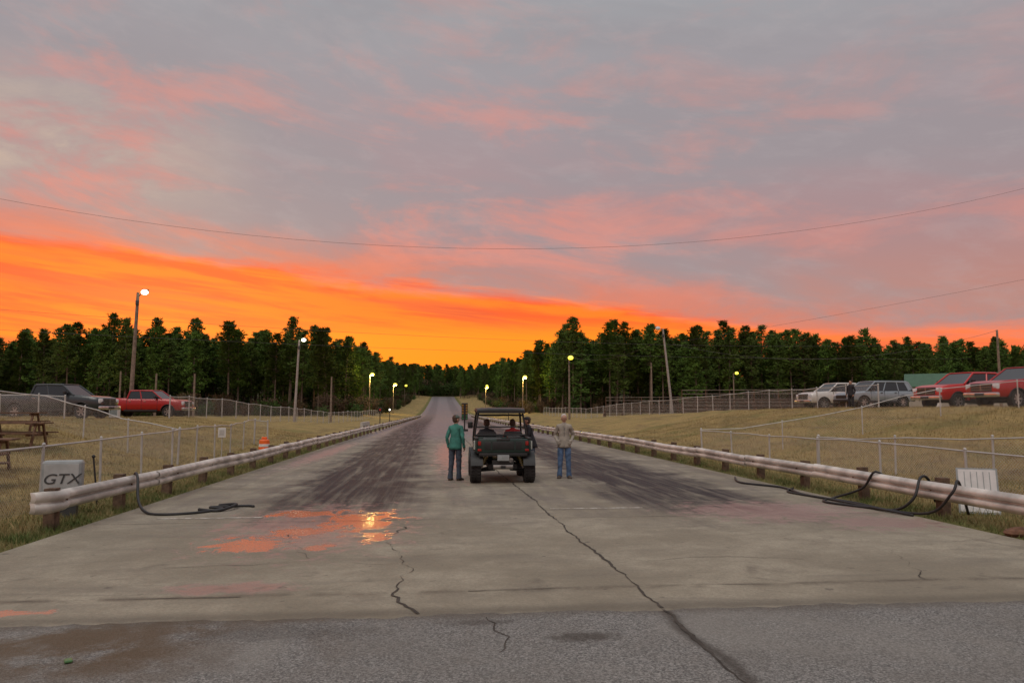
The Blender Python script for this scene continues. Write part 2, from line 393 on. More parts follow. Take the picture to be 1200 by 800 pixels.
fence([(10.9,8.5),(10.8,18),(10.6,29.5)],1.05,ww=.004)
fence([(10.6,29.5),(16,28.8),(24,28.2),(30,28)],1.1,cell=.11,ww=.003,r=.024)
fence([(11.6,22),(13.5,15.5),(16,12)],1.0,ww=.004)
fence([(26,42),(24.5,55),(22.5,72),(20.5,105),(19.5,140)],1.4,cell=.12,ww=.006,r=.035)

# ------------------------------------------------------------ hoses / cables
m_rub=mat('black_rubber',(.02,.02,.02),.55,var=.2)
def smoothpath(pts,k=6):
    P=[Vector(p) for p in pts]; out=[]
    for i in range(len(P)-1):
        p0=P[max(i-1,0)];p1=P[i];p2=P[i+1];p3=P[min(i+2,len(P)-1)]
        for j in range(k):
            t=j/k; out.append(.5*((2*p1)+(p2-p0)*t+(2*p0-5*p1+4*p2-p3)*t*t+(3*p1-p0-3*p2+p3)*t**3))
    out.append(P[-1]); return out
mb=MB()
mb.tube(smoothpath([(-6.1,15.6,.35),(-5.95,15.3,.66),(-5.78,15,.58),(-5.6,14.6,.22),(-5.3,14.2,.05),(-4.9,14.0,.035),(-4.4,14.2,.035),(-4.1,14.7,.035),(-4.4,14.95,.035),(-3.8,15.1,.035),(-3.6,15.0,.035)]),.026)
mb.tube(smoothpath([(-4.5,14.6,.04),(-4.1,14.4,.04),(-3.9,14.9,.09),(-4.3,15.2,.04)]),.03)
mb.build('air_hose',[m_rub],smooth=True)
mb=MB()
mb.tube(smoothpath([(9.2,13.2,.2),(8.95,13.0,.62),(8.72,12.9,.66),(8.5,12.8,.3),(8.35,13.2,.05),(8.3,14.4,.04),(8.0,15.8,.04),(8.2,17.4,.04),(7.7,18.6,.04),(8.1,20,.04)]),.026)
mb.tube(smoothpath([(9.1,12.2,.1),(8.8,12.0,.68),(8.6,11.9,.5),(8.5,12.4,.1),(8.2,13.6,.04),(7.8,14.6,.04),(8.3,15.2,.04),(8.6,14.6,.3),(8.72,14.3,.66),(9.,14.1,.4)]),.024)
mb.tube(smoothpath([(8.4,17.2,.04),(7.9,16.4,.04),(8.1,15.2,.04),(8.2,13.4,.05),(8.35,12.6,.04)]),.022)
mb.build('air_hose',[m_rub],smooth=True)

# ------------------------------------------------------------ signs, boards, barrel, tables
m_white=mat('white_painted_panel',(.68,.68,.66),.5,var=.08); m_dkgrey=mat('dark_grey_plastic',(.05,.055,.055),.5)
m_grey=mat('grey_panel',(.30,.33,.33),.6,var=.15)
sg=empty('sign_board',(-6.72,14.1,0),R(14))
mb=MB(); mb.rbox((0,0,.66),(.64,.26,.68),0,r=.05); mb.rbox((0,-.128,.72),(.54,.012,.44),3,r=.004); mb.box((0,0,.16),(.5,.2,.32),2)
mb.build('case',[m_grey,m_white,m_dkgrey,mat('pale_grey_panel',(.42,.44,.43),.5,var=.15,scale=3)],parent=sg)
cu=bpy.data.curves.new('lettering','FONT'); cu.body='GTX'; cu.size=.25; cu.extrude=.003; cu.align_x='CENTER'; cu.shear=.25
to=bpy.data.objects.new('lettering',cu); COL.objects.link(to); to.parent=sg; to.location=(0,-.141,.60); to.rotation_euler=(R(90),0,0); to.scale=(1.15,1,1); cu.materials.append(m_dkgrey)
mb=MB(); mb.box((0,0,.42),(.66,.03,.84),0); mb.box((0,-.018,.42),(.60,.006,.78),1)
for i in range(5): mb.box((-.2+.1*i,-.023,.42),(.012,.006,.7),0)
mb.build('leaning_board',[m_grey,m_white],(9.85,12.9,G(9.85,12.9)),R(-30),rx=R(-14))
m_or=mat('orange_plastic',(.85,.14,.02),.45); m_refl=mat('white_reflective_band',(.75,.75,.72),.35)
mb=MB()
hs=[(0,.27,2),(.06,.27,2),(.061,.24,0),(.2,.235,0),(.201,.228,1),(.31,.226,1),(.311,.225,0),(.42,.222,0),(.421,.212,1),(.53,.21,1),(.531,.205,0),(.66,.20,0),(.70,.17,0)]
for (z0,r0,_),(z1,r1,m) in zip(hs[:-1],hs[1:]): mb.cyl((0,0,z0),(0,0,z1),r0,r1,m,20,caps=(z1>.65 or z0==0))
mb.rbox((0,0,.76),(.22,.04,.09),0,r=.02)
mb.build('traffic_barrel',[m_or,m_refl,m_rub],(-7.1,31,G(-7.1,31)),smooth=40)
m_pic=mat('picnic_wood',(.15,.085,.05),.8,0,.35,7,.3)
def picnic(x,y,rz):
    mb=MB()
    for i in range(5): mb.box((0,-.32+.16*i,.75),(1.85,.145,.04),0)
    for s in(-1,1):
        for j in(0,1): mb.box((0,s*(.62+.13*j),.45),(1.85,.12,.04),0)
    for x0 in(-.62,.62):
        mb.box((x0,0,.70),(.05,.75,.09),0); mb.box((x0,0,.40),(.05,1.5,.09),0)
        for s in(-1,1): mb.box((x0+.05,s*.42,.36),(.05,.09,.82),0,(s*.42,0,0))
    return mb.build('picnic_table',[m_pic],(x,y,G(x,y)),rz)
picnic(-11.3,19.2,.25); picnic(-13.0,24.2,.1); picnic(-10.3,16.8,.3); picnic(-14.6,27,.2)
mb=MB(); mb.rbox((0,0,.35),(.5,.35,.7),0,r=.02); mb.box((0,-.18,.4),(.4,.006,.5),1); mb.build('utility_box',[m_white,m_grey],(-19.0,45.5,G(-19,45.5)))
mb=MB(); mb.cyl((0,0,-.1),(.0,0,1.0),.02,m=0); mb.rbox((0,-.03,1.0),(.28,.03,.36),1,r=.01); mb.box((0,-.05,1.0),(.18,.006,.2),0)
mb.build('number_sign',[m_galv,m_white],(-8.2,29,G(-8.2,29)))
mb=MB(); mb.tube([(0,0,-.1),(-.05,0,.4),(-.12,0,.95)],.018); mb.ball((-.12,0,.97),.035,0); mb.build('broken_post',[m_rub],(-6.8,15.7,0))
mb=MB(); mb.ball((0,0,.05),(.28,.18,.09),0,10,6); mb.ball((.16,.05,.05),(.2,.14,.08),0,10,6); mb.build('rubble_pile',[m_rust],(8.75,10.6,0))
mb=MB(); mb.rbox((0,0,.04),(.055,.08,.02),0,r=.01); mb.build('crushed_can',[mat('green_tin',(.07,.18,.06),.4)],(-2.75,6.0,0),.5)

# ------------------------------------------------------------ light poles
m_pole=mat('pole_wood',(.22,.17,.13),.85,0,.3,5,.3)
m_polem=mat('pole_steel',(.40,.39,.37),.5,.5)
m_lampw=mat('lamp_glass_warm_white',(1,.95,.8),.3,emit=(1,.93,.70),estr=5)
m_lampy=mat('lamp_glass_sodium',(1,.8,.3),.3,emit=(1,.80,.05),estr=2.2)
m_lampo=mat('lamp_glass_off',(.75,.75,.72),.2)
def lamp(x,y,h,lean=0.,kind='y',metal=False,arm=.5,side=1,size=.26,r=.13,power=0):
    z=G(x,y); e=empty('street_lamp' if kind else 'utility_pole',(x,y,z))
    mb=MB(); t=(math.tan(lean)*h,0,h)
    mb.cyl((0,0,-.3),t,r,r*.62,0,10)
    if kind:
        mb.tube([(t[0],0,t[2]-.35),(t[0]+side*arm*.6,-.1,t[2]-.05),(t[0]+side*arm,-.15,t[2])],.035,1,6)
        mb.rbox((t[0]+side*arm,-.05,t[2]+.16),(.42,.34,.16),1,r=.04)
        mb.rbox((t[0]+side*arm*.1,-.2,t[2]-.8),(.22,.16,.35),1,r=.02)
    mb.build('pole',[m_polem if metal else m_pole,m_dkgrey],parent=e,smooth=40)
    if kind:
        mb=MB(); s=size; mb.ball((t[0]+side*arm,-.2,t[2]),(s,s*.8,s*.75),0,14,8)
        mb.build('lamp_lens',[{'w':m_lampw,'y':m_lampy,'o':m_lampo}[kind]],parent=e,smooth=True)
    if power:
        l=bpy.data.lights.new('lamp_light','POINT'); l.energy=power; l.color=(1,.9,.65) if kind=='w' else (1,.68,.2); l.shadow_soft_size=.3
        lo=bpy.data.objects.new('bulb',l); COL.objects.link(lo); lo.parent=e; lo.location=(t[0]+side*arm,-.6,t[2]-.5)
    return e
lamp(-22.9,57.4,9.3,.02,'w',arm=.55,size=.26,r=.17)
lamp(-15.3,79.8,8.6,.035,'w',metal=True,size=.24,r=.15)
lamp(-14.9,103,6.2,0,None,r=.16)
lamp(-14.2,150,8.3,0,'y',size=.42,power=1800)
lamp(-13,205,8,0,'y',size=.5,power=1800)
lamp(-14.5,300,8,0,'y',size=.5)
lamp(18.6,106.7,9.,0,'y',arm=.2,size=.40,r=.17)
lamp(19,172,8.5,0,'y',size=.5,power=2200)
lamp(15,250,8,0,'y',size=.5,power=1800)
lamp(18,300,8,0,'y',size=.5)
lamp(24.8,77.8,9.2,-.10,'o',metal=True,arm=.6,side=-1,size=.28,r=.15)
lamp(48,118,7,0,'y',size=.3)
lamp(-24,75,4.5,0,None,r=.12); lamp(-26.5,72,4.2,0,None,r=.12); lamp(-33,80,5,0,None,r=.12)
lamp(54,67,8,0,None,r=.15)
lamp(27.5,95,7,0,None,r=.14)

m_cab=mat('cable_black',(.10,.09,.09),.6)
def wire(a,b2,sag,r=.012,k=40):
    a=Vector(a);b2=Vector(b2); mb=MB()
    mb.tube([a.lerp(b2,i/k)-Vector((0,0,sag*4*(i/k)*(1-i/k))) for i in range(k+1)],r,0,5)
    mb.build('overhead_cable',[m_cab])
wire((-45,42,18.4),(52,46,20.8),8.0,.0085)
wire((26,78,9.3),(60,50,15.0),.3,.010)
wire((-70,62,12.5),(80,112,12.4),2.2,.014)
wire((-80,70,11.2),(90,118,10.6),1.6,.014)
wire((24,78,9.6),(18.6,106.7,9.6),1.2,.012)
wire((25,78,9.0),(54,67,9.6),2.2,.012)

m_blk=mat('black_steel',(.02,.02,.02),.4)
m_red=mat('red_paint',(.50,.03,.02),.35,coat=.6)
mb=MB(); mb.box((0,0,.1),(.6,.4,.2),0); mb.box((0,0,1.3),(.12,.12,2.4),0); mb.rbox((0,-.05,1.75),(.55,.18,1.5),0,r=.03)
for i in range(6):
    for s in(-1,1): mb.cyl((s*.17,-.13,1.15+.23*i),(s*.17,-.2,1.15+.23*i),.085,.085,1 if i>1 else 2,12)
mb.build('starting_light_tree',[m_blk,mat('amber_lens',(.30,.16,.03),.3),mat('green_lens',(.04,.16,.06),.3)],(2.1,66,0))
def timing_post(x,y,c):
    mb=MB(); mb.box((0,0,.9),(.1,.1,2.0),0); mb.rbox((0,0,1.9),(.5,.25,.5),0,r=.03); mb.cyl((0,-.13,1.9),(0,-.16,1.9),.12,m=1,seg=12); mb.box((0,0,.06),(.5,.4,.12),0)
    mb.build('timing_display',[m_blk,c],(x,y,G(x,y)))
timing_post(-8.0,118,m_lampw); timing_post(10.2,112,m_lampw); timing_post(-7.4,92,m_red)
mb=MB()
for i in range(3):
    y0=i*2.2
    rings=[[(-.3,y,0),(.3,y,0),(.3,y,.1),(.13,y,.35),(.09,y,.8),(-.09,y,.8),(-.13,y,.35),(-.3,y,.1)] for y in(y0,y0+2.1)]
    mb.loft(rings,0)
mb.build('concrete_barrier',[mat('barrier_concrete',(.5,.47,.42),.8)],(-6.9,66,0))

# ------------------------------------------------------------ bleachers and shed
m_bl=mat('bleacher_boards',(.20,.17,.14),.8,0,.3,2)
def bleacher(x,y,rz,L=15,n=5):
    mb=MB()
    for i in range(n):
        mb.box((0,i*.7,.45+i*.38),(L,.28,.05),0); mb.box((0,i*.7-.3,.15+i*.38),(L,.3,.04),0); mb.box((0,i*.7+.14,.3+i*.38),(L,.03,.16),0)
    k=int(L/2.2)
    for j in range(k+1):
        xx=-L/2+L*j/k
        for i in range(n): mb.box((xx,i*.7,(.42+i*.38)/2),(.07,.07,.42+i*.38),1)
        mb.cyl((xx,-.3,.2),(xx,(n-1)*.7+.2,.35+(n-1)*.38),.04,m=1,seg=6)
        mb.box((xx,(n-1)*.7+.3,(.5+(n-1)*.38)/2+.5),(.06,.06,1.4+(n-1)*.38),1)
    for z in(.55,.95): mb.box((0,(n-1)*.7+.3,.45+(n-1)*.38+z),(L,.05,.07),0)
    return mb.build('bleachers',[m_bl,m_rust],(x,y,G(x,y)-.1),rz)
bleacher(32.5,74,R(-18),15,4); bleacher(27.5,92,R(-20),14,4)
shed=empty('metal_shed',(56,76,G(56,76)),R(-35))
m_groof=mat('green_metal_roof',(.05,.12,.065),.6,.1,.1,2); m_siding=mat('tan_siding',(.36,.33,.27),.7,0,.1,2)
mb=MB(); mb.box((0,0,1.5),(9,6,3.0),0); mb.add([(-4.5,-3,3.),(-4.5,3,3.),(-4.5,0,4.3),(4.5,-3,3.),(4.5,3,3.),(4.5,0,4.3)],[(0,2,1),(3,4,5)],0); mb.build('walls',[m_siding],parent=shed)
mb=MB()
for s in(-1,1):
    mb.add([(-4.9,s*3.4,2.87),(4.9,s*3.4,2.87),(4.9,0,4.37),(-4.9,0,4.37),(-4.9,s*3.4,2.95),(4.9,s*3.4,2.95),(4.9,0,4.45),(-4.9,0,4.45)],[(0,1,2,3),(4,5,6,7),(0,1,5,4),(0,3,7,4),(1,2,6,5)],0)
    for i in range(12): mb.add([(-4.8+i*.87,s*3.4,2.96),(-4.74+i*.87,s*3.4,2.96),(-4.74+i*.87,0,4.48),(-4.8+i*.87,0,4.48)],[(0,1,2,3)],0)
mb.build('roof',[m_groof],parent=shed)
mb=MB(); mb.box((-2,-3.03,1.1),(1.1,.05,2.1),0); mb.box((1.6,-3.03,1.5),(1.4,.05,.9),1); mb.build('door_and_window',[m_white,m_dkgrey],parent=shed)

# ------------------------------------------------------------ vehicles
m_glass=mat('tinted_glass',(.02,.022,.025),.06,var=.05,spec=.8)
m_tire=mat('tyre_rubber',(.025,.024,.023),.85,var=.25); m_rim=mat('alloy_rim',(.45,.45,.45),.3,.8)
m_chrome=mat('chrome_trim',(.6,.6,.6),.18,.9); m_head=mat('headlamp_lens',(.7,.72,.75),.1); m_tail=mat('tail_lamp_lens',(.30,.015,.012),.2)
m_trim=mat('black_trim',(.025,.025,.027),.55)
def bool_cut(o,cutters):
    for c in cutters:
        md=o.modifiers.new('c','BOOLEAN'); md.operation='DIFFERENCE'; md.object=c; md.solver='EXACT'
    bpy.context.view_layer.update(); dg=bpy.context.evaluated_depsgraph_get()
    me=bpy.data.meshes.new_from_object(o.evaluated_get(dg)); o.modifiers.clear(); o.data=me
    for c in cutters: bpy.data.objects.remove(c)
def wheel(mb,x,y,r,w,s):
    pr=[(r*.62,-w/2),(r*.93,-w/2),(r,-w*.33),(r,w*.33),(r*.93,w/2),(r*.62,w/2)]
    rings=[]
    N=24
    for i in range(N+1):
        t=2*math.pi*i/N
        rings.append([(x+math.cos(t)*a,y+bb,r+math.sin(t)*a) for a,bb in pr])
    mb.loft(rings,0,caps=False)
    yo=y+s*w*.36
    mb.cyl((x,y-s*w*.1,r),(x,yo-s*.03,r),r*.62,r*.60,2,20)
    mb.cyl((x,yo-s*.03,r),(x,yo+s*.0,r),r*.18,m=1,seg=12)
    for k in range(6):
        t=2*math.pi*k/6; mb.box((x+math.cos(t)*r*.36,yo-s*.015,r+math.sin(t)*r*.36),(r*.5,.03,r*.16),1,(0,-t,0))
    mb.loft([[(x+math.cos(2*math.pi*i/N)*a,yo+s*bb,r+math.sin(2*math.pi*i/N)*a) for a,bb in((r*.57,-.02),(r*.57,.015),(r*.64,.015),(r*.64,-.02))] for i in range(N+1)],1,caps=False)
def vehicle(name,kind,paint,loc,rz):
    e=empty(name,loc,rz)
    if kind=='pickup':
        st=[(-2.9,.95,1.12,.86),(-2.86,.62,1.28,.95),(-2.6,.52,1.34,.985),(-1.1,.48,1.34,.99),(-.95,.48,1.31,.99),(1.2,.48,1.31,.99),(1.5,.48,1.31,.985),(2.3,.5,1.25,.97),(2.7,.5,1.17,.93),(2.86,.55,1.06,.86),(2.9,.62,.95,.80)]
        wx=(-1.85,1.88); wr=.41; gb=(-1.0,1.42,1.30,.92); gt=(-.86,.62,1.90,.74); pil=(.02,.0); zmid=.9
    else:
        st=[(-2.42,.7,.95,.78),(-2.38,.5,1.08,.90),(-2.1,.42,1.13,.95),(-.9,.38,1.12,.96),(1.0,.38,1.10,.96),(1.4,.38,1.07,.95),(2.0,.42,1.0,.91),(2.3,.45,.9,.84),(2.42,.5,.78,.74)]
        wx=(-1.42,1.45); wr=.37; gb=(-2.28,1.25,1.09,.90); gt=(-1.95,.42,1.72,.72); pil=(.0,-1.15); zmid=.8
    mb=MB(); rings=[]
    for x,zb,zt_,hw in st:
        half=[(hw*.90,zb),(hw,zb+(zt_-zb)*.2),(hw*1.01,zb+(zt_-zb)*.55),(hw*.985,zt_-(zt_-zb)*.13),(hw*.90,zt_)]
        rings.append([(x,-y,z) for y,z in half]+[(x,y,z) for y,z in reversed(half)])
    mb.loft(rings,0)
    body=mb.build('body',[paint,m_trim],smooth=35)
    cs=[]
    for x in wx:
        for s in(-1,1):
            c=MB(); c.cyl((x,s*.62,wr),(x,s*1.3,wr),wr*1.2,m=1,seg=28); cs.append(c.build('cut',[paint,m_trim]))
    bool_cut(body,cs); body.parent=e
    body.data.polygons.foreach_set('use_smooth',[True]*len(body.data.polygons)); body.data.set_sharp_from_angle(angle=R(35))
    mb=MB()
    for x in wx:
        for s in(-1,1): wheel(mb,x,s*.84,wr,.26,s)
        mb.cyl((x,-.7,wr),(x,.7,wr),.05,m=2,seg=8)
    mb.box((0,0,.42),(4.2,1.1,.14),2)
    mb.build('wheels',[m_tire,m_rim,m_trim],parent=e,smooth=40)
    x0,x1,zb,wb=gb; X0,X1,zt_,wt=gt
    def q(u,sy,v):
        xa=x0+(X0-x0)*v; xb=x1+(X1-x1)*v; return (xa+(xb-xa)*u, sy*(wb+(wt-wb)*v), zb-.02+(zt_-zb)*v)
    mb=MB(); vv=(0,.5,.94)
    mb.loft([[q(0,-1,v),q(1,-1,v),q(1,1,v),q(0,1,v)] for v in vv],0)
    mb.build('windows',[m_glass],parent=e)
    mb=MB(); r=.045
    for s in(-1,1):
        mb.tube([q(1,s,0),q(1,s,.5),q(1,s,.95)],r,0,8); mb.tube([q(0,s,0),q(0,s,.5),q(0,s,.95)],.06,0,8)
        for p in pil:
            u=(p-x0)/(x1-x0); mb.tube([q(u,s,0),q(u+.02,s,.95)],.035,0,6)
        mb.tube([q(0,s,.93),q(.5,s,.97),q(1,s,.93)],.045,0,8)
        if kind!='pickup': mb.box(((x0+X0)/2+.2,s*(wb+wt)/2,(zb+zt_)/2),(.25,.05,(zt_-zb)*.9),0,(s*.28,.3,0))
    cx=(X0+X1)/2
    mb.rbox((cx,0,zt_-.015),(X1-X0+.06,wt*2-.02,.07),0,r=.03)
    if kind!='pickup':
        for s in(-1,1): mb.tube([(X0+.3,s*.6,zt_+.06),(X1-.25,s*.6,zt_+.06)],.018,1,6)
    mb.build('cab_frame',[paint,m_trim],parent=e,smooth=40)
    mb=MB(); F=st[-1][0]; Rr=st[0][0]
    if kind=='pickup':
        mb.rbox((F-.02,0,.93),(.08,1.15,.38),0,r=.03)
        for i in range(3): mb.box((F+.025,0,.82+.11*i),(.012,1.1,.03),1)
        mb.box((F+.026,0,.93),(.012,.05,.34),1)
        mb.rbox((F+.02,0,.60),(.20,1.86,.22),1,r=.05); mb.box((F+.125,0,.60),(.01,.5,.12),0)
        for s in(-1,1):
            mb.rbox((F-.07,s*.74,.97),(.14,.30,.24),2,r=.04)
            mb.rbox((Rr+.02,s*.88,1.05),(.10,.16,.42),3,r=.03)
        mb.rbox((Rr-.03,0,.62),(.16,1.75,.17),1,r=.04); mb.box((Rr-.006,0,1.02),(.012,.4,.1),0)
        mb.box((-1.95,0,1.343),(1.6,1.62,.012),0)
        doors=(-.98,.05,1.15); hz=1.12
    else:
        mb.rbox((F-.02,0,.72),(.08,1.0,.22),0,r=.03); mb.rbox((F-.0,0,.48),(.12,1.5,.16),0,r=.04)
        for s in(-1,1):
            mb.rbox((F-.13,s*.70,.80),(.22,.28,.15),2,r=.04); mb.rbox((Rr+.04,s*.80,.98),(.12,.2,.24),3,r=.03)
        mb.rbox((Rr-.0,0,.52),(.12,1.6,.18),0,r=.04); mb.box((Rr-.004,0,.85),(.012,.4,.12),2)
        doors=(-1.1,-.05,.95); hz=.98
    for s in(-1,1):
        for dx in doors: mb.box((dx,s*.985 if kind=='pickup' else s*.957,zmid),(.014,.03,.74 if kind=='pickup' else .56),0)
        for dx in doors[:2]: mb.box((dx+.22,s*(1.0 if kind=='pickup' else .965),hz),(.16,.04,.035),1 if kind=='pickup' else 0)
        mb.rbox((x1-.42,s*(wb+.14),zb+.13),(.12,.2,.17),0,r=.03)
        mb.box((0,s*(.98 if kind=='pickup' else .955),.50 if kind=='pickup' else .42),(2.3,.05,.09),0)
        for x in wx:
            pts=[(x+math.cos(t)*wr*1.22,s*(.985 if kind=='pickup' else .95),wr+math.sin(t)*wr*1.22) for t in np.linspace(.05,math.pi-.05,12)]
            mb.tube(pts,.022,0,6)
    mb.build('trim_and_lights',[m_trim,m_chrome,m_head,m_tail],parent=e,smooth=40)
    return e
def paint(n,c): return mat(n,c,.28,.1,.05,coat=.5)
p_dk=paint('charcoal_paint',(.03,.04,.045)); p_red=paint('red_car_paint',(.52,.010,.008)); p_sil=paint('silver_car_paint',(.27,.32,.36)); p_wh=paint('white_car_paint',(.68,.66,.62)); p_mar=paint('maroon_paint',(.38,.008,.010))
def park(name,k,p,x,y,rz): vehicle(name,k,p,(x,y,G(x,y)+.0),rz)
park('pickup_truck','pickup',p_dk,-21.2,43.6,R(-8))
park('pickup_truck','pickup',p_mar,-20.6,54.6,R(-6))
park('pickup_truck','pickup',p_red,27.4,36.0,R(190))
park('pickup_truck','pickup',p_mar,27.7,32.4,R(188))
park('suv','suv',p_sil,27.9,45.6,R(188))
park('pickup_truck','pickup',p_wh,28.6,51.0,R(186))

# ------------------------------------------------------------ people
m_skin=mat('skin',(.46,.26,.18),.55,var=.08); m_eye=mat('eye_dark',(.03,.02,.015),.3); m_lip=mat('lips',(.35,.13,.10),.5)
m_hairw=mat('grey_hair',(.50,.48,.45),.8,var=.2,scale=40); m_hairb=mat('brown_hair',(.07,.04,.025),.8,scale=40)
m_jean=mat('blue_denim',(.08,.14,.25),.85,var=.35,scale=7,bump=.3); m_jean2=mat('dark_denim',(.05,.065,.09),.85,var=.35,scale=7,bump=.3)
m_jack=mat('grey_jacket_cloth',(.33,.30,.25),.85,var=.20,scale=6,bump=.4); m_teal=mat('teal_sweatshirt',(.045,.20,.16),.85,var=.22,scale=6,bump=.4)
m_blkc=mat('black_cloth',(.025,.025,.03),.85,var=.2); m_redc=mat('red_cloth',(.38,.025,.025),.8,var=.2); m_shoe=mat('boot_leather',(.07,.05,.035),.6); m_cap=mat('cap_cloth',(.09,.12,.10),.85)
def skin_eval(vs,es,rad,sub=1):
    me=bpy.data.meshes.new('tmp'); me.from_pydata(vs,es,[]); o=bpy.data.objects.new('tmp',me); COL.objects.link(o)
    o.modifiers.new('s','SKIN'); sv=me.skin_vertices[0].data
    for i,r in enumerate(rad): sv[i].radius=r if isinstance(r,tuple) else (r,r)
    sv[0].use_root=True
    ss=o.modifiers.new('u','SUBSURF'); ss.levels=sub; ss.render_levels=sub
    bpy.context.view_layer.update(); dg=bpy.context.evaluated_depsgraph_get(); ev=o.evaluated_get(dg); m2=ev.to_mesh()
    V=[tuple(v.co) for v in m2.vertices]; F=[tuple(p.vertices) for p in m2.polygons]; ev.to_mesh_clear()
    bpy.data.objects.remove(o); return V,F
def segd(p,a,b2):
    ab=b2-a; t=max(0,min(1,(p-a).dot(ab)/max(ab.length_squared,1e-9))); return (p-(a+ab*t)).length
def person(name,loc,rz,arms,legs,top,bottom,hair,head_turn=0.,cap=None,pelvis=(0,0,.95),lean=0.,hands=(True,True),jacket=True,scale=1.,parent=None,head_tilt=0.):
    px,py,pz=pelvis
    def T(z,y=0.,x=0.):
        dz=z-.95; return (px+x,py+y-math.sin(lean)*dz,pz+math.cos(lean)*dz)
    J=[T(.95),T(1.06),T(1.2),T(1.33),T(1.43),T(1.50),T(1.57)]
    rad=[(.155,.115),(.15,.108),(.16,.115),(.165,.115),(.11,.085),(.055,.055),(.052,.055)]
    E=[(0,1),(1,2),(2,3),(3,4),(4,5),(5,6)]; cat=[1,0,0,0,0,2]
    for side,(el,wr_) in zip((1,-1),arms):
        i=len(J); J+= [T(1.425,0,side*.16),el,wr_]; rad+=[(.072,.072),(.052,.052),(.036,.036)]
        E+=[(4,i),(i,i+1),(i+1,i+2)]; cat+=[0,0,0]
    for side,(hp,kn,an,toe) in zip((1,-1),legs):
        i=len(J); J+=[hp,kn,an]; rad+=[(.108,.108),(.080,.080),(.062,.062)]
        E+=[(0,i),(i,i+1),(i+1,i+2)]; cat+=[1,1,1]
    V,F=skin_eval(J,E,rad,2)
    JV=[Vector(j) for j in J]; mi=[]
    for f in F:
        c=sum((Vector(V[i]) for i in f),Vector())/len(f); ds=[segd(c,JV[a],JV[b2])-.5*((rad[a][0]+rad[b2][0])/2) for a,b2 in E]
        mi.append(cat[int(np.argmin(ds))])
    # gentle cloth folds on the clothed surface
    V=[(x+.006*math.sin(z*46+x*21)*math.sin(y*30+z*9),y+.006*math.sin(z*39-x*25),z) if z<1.42 else (x,y,z) for x,y,z in V]
    mb=MB(); mb.add(V,F,mi)
    for hp,kn,an,toe in legs:
        a=Vector(an);t=Vector(toe); d=(t-a); d.z=0; d.normalize(); n=Vector((-d.y,d.x,0)); z0=a.z-.085
        rings=[]
        for s,w,h in((-.07,.03,.06),(-.06,.04,.10),(0,.045,.12),(.07,.048,.085),(.14,.052,.065),(.19,.045,.05),(.215,.025,.035)):
            c=a+d*s; rings.append([tuple(Vector((c.x,c.y,z0))+n*w*x+Vector((0,0,h*zz))) for x,zz in((-1,0),(1,0),(1.05,.35),(.8,.8),(0,1.),(-.8,.8),(-1.05,.35))])
        mb.loft(rings,4)
        # trouser hem
        kv=Vector(kn); dv=(a-kv).normalized(); hc_=[]
        ax_=dv.orthogonal().normalized(); bx=dv.cross(ax_)
        for q_,rr in((-.16,.060),(-.06,.070),(.03,.076),(.045,.074),(.03,.062)):
            c=a+dv*q_; hc_.append([tuple(c+ax_*rr*math.cos(u)*(1+.05*math.sin(3*u))+bx*rr*math.sin(u)) for u in np.linspace(0,2*math.pi,14,endpoint=False)])
        mb.loft(hc_,1,caps=False)
    if jacket:
        rings=[]
        for z,a,b2 in((1.16,.160,.120),(1.08,.172,.132),(1.0,.178,.138),(.90,.185,.145),(.84,.187,.147),(.84,.17,.13)):
            c=T(z); rings.append([(c[0]+a*math.cos(t),c[1]+b2*math.sin(t)*(1+.04*math.sin(5*t+z*9)),c[2]) for t in np.linspace(0,2*math.pi,24,endpoint=False)])
        mb.loft(rings,0,caps=False)
        c=T(1.46); mb.loft([[(c[0]+a*math.cos(t),c[1]+a*math.sin(t),c[2]+dz) for t in np.linspace(0,2*math.pi,14,endpoint=False)] for a,dz in((.09,-.03),(.078,.03),(.068,.035),(.068,.0))],0,caps=False)
        z0=T(.87);z1=T(1.40); mb.tube([(z0[0],z0[1]-.148,z0[2]),(T(1.1)[0],T(1.1)[1]-.125,T(1.1)[2]),(z1[0],z1[1]-.11,z1[2])],.005,1,5)
    for side,(el,w),hd in zip((1,-1),arms,hands):
        e_=Vector(el); w_=Vector(w); d=(w_-e_).normalized()
        mb.cyl(w_-d*.05,w_+d*.012,.042,.040,0,12)
        if hd:
            f=Vector((0,-1,0)); f=(f-d*f.dot(d)).normalized(); pn=d.cross(f)*side*-1
            if pn.x*side>0: pn=-pn
            c1=w_+d*.09
            V2,F2=skin_eval([tuple(w_),tuple(w_+d*.04),tuple(c1)],[(0,1),(1,2)],[(.026,.026),(.036,.022),(.038,.018)],1); mb.add(V2,F2,2)
            for k,(off,L) in enumerate(((.030,.068),(.010,.078),(-.011,.072),(-.031,.056))):
                r0=w_+d*.075+f*off; p1=r0+d*L*.45+pn*.006; p2=p1+(d*.8+pn*.6).normalized()*L*.35; p3=p2+(d*.35+pn*.9).normalized()*L*.28
                V2,F2=skin_eval([tuple(r0),tuple(p1),tuple(p2),tuple(p3)],[(0,1),(1,2),(2,3)],[(.0095,)*2,(.009,)*2,(.0085,)*2,(.0075,)*2],1); mb.add(V2,F2,2)
            r0=w_+d*.03+f*.02; p1=r0+(f*.9+d*.6).normalized()*.035; p2=p1+(d*.95+f*.3+pn*.3).normalized()*.032; p3=p2+d*.022
            V2,F2=skin_eval([tuple(r0),tuple(p1),tuple(p2),tuple(p3)],[(0,1),(1,2),(2,3)],[(.013,)*2,(.011,)*2,(.010,)*2,(.008,)*2],1); mb.add(V2,F2,2)
        else:
            # hand inside the jacket pocket: the pocket bulges over it
            c=w_+d*.045+Vector((-side*.02,.02,0)); mb.ball(tuple(c),(.062,.045,.075),0,12,8)
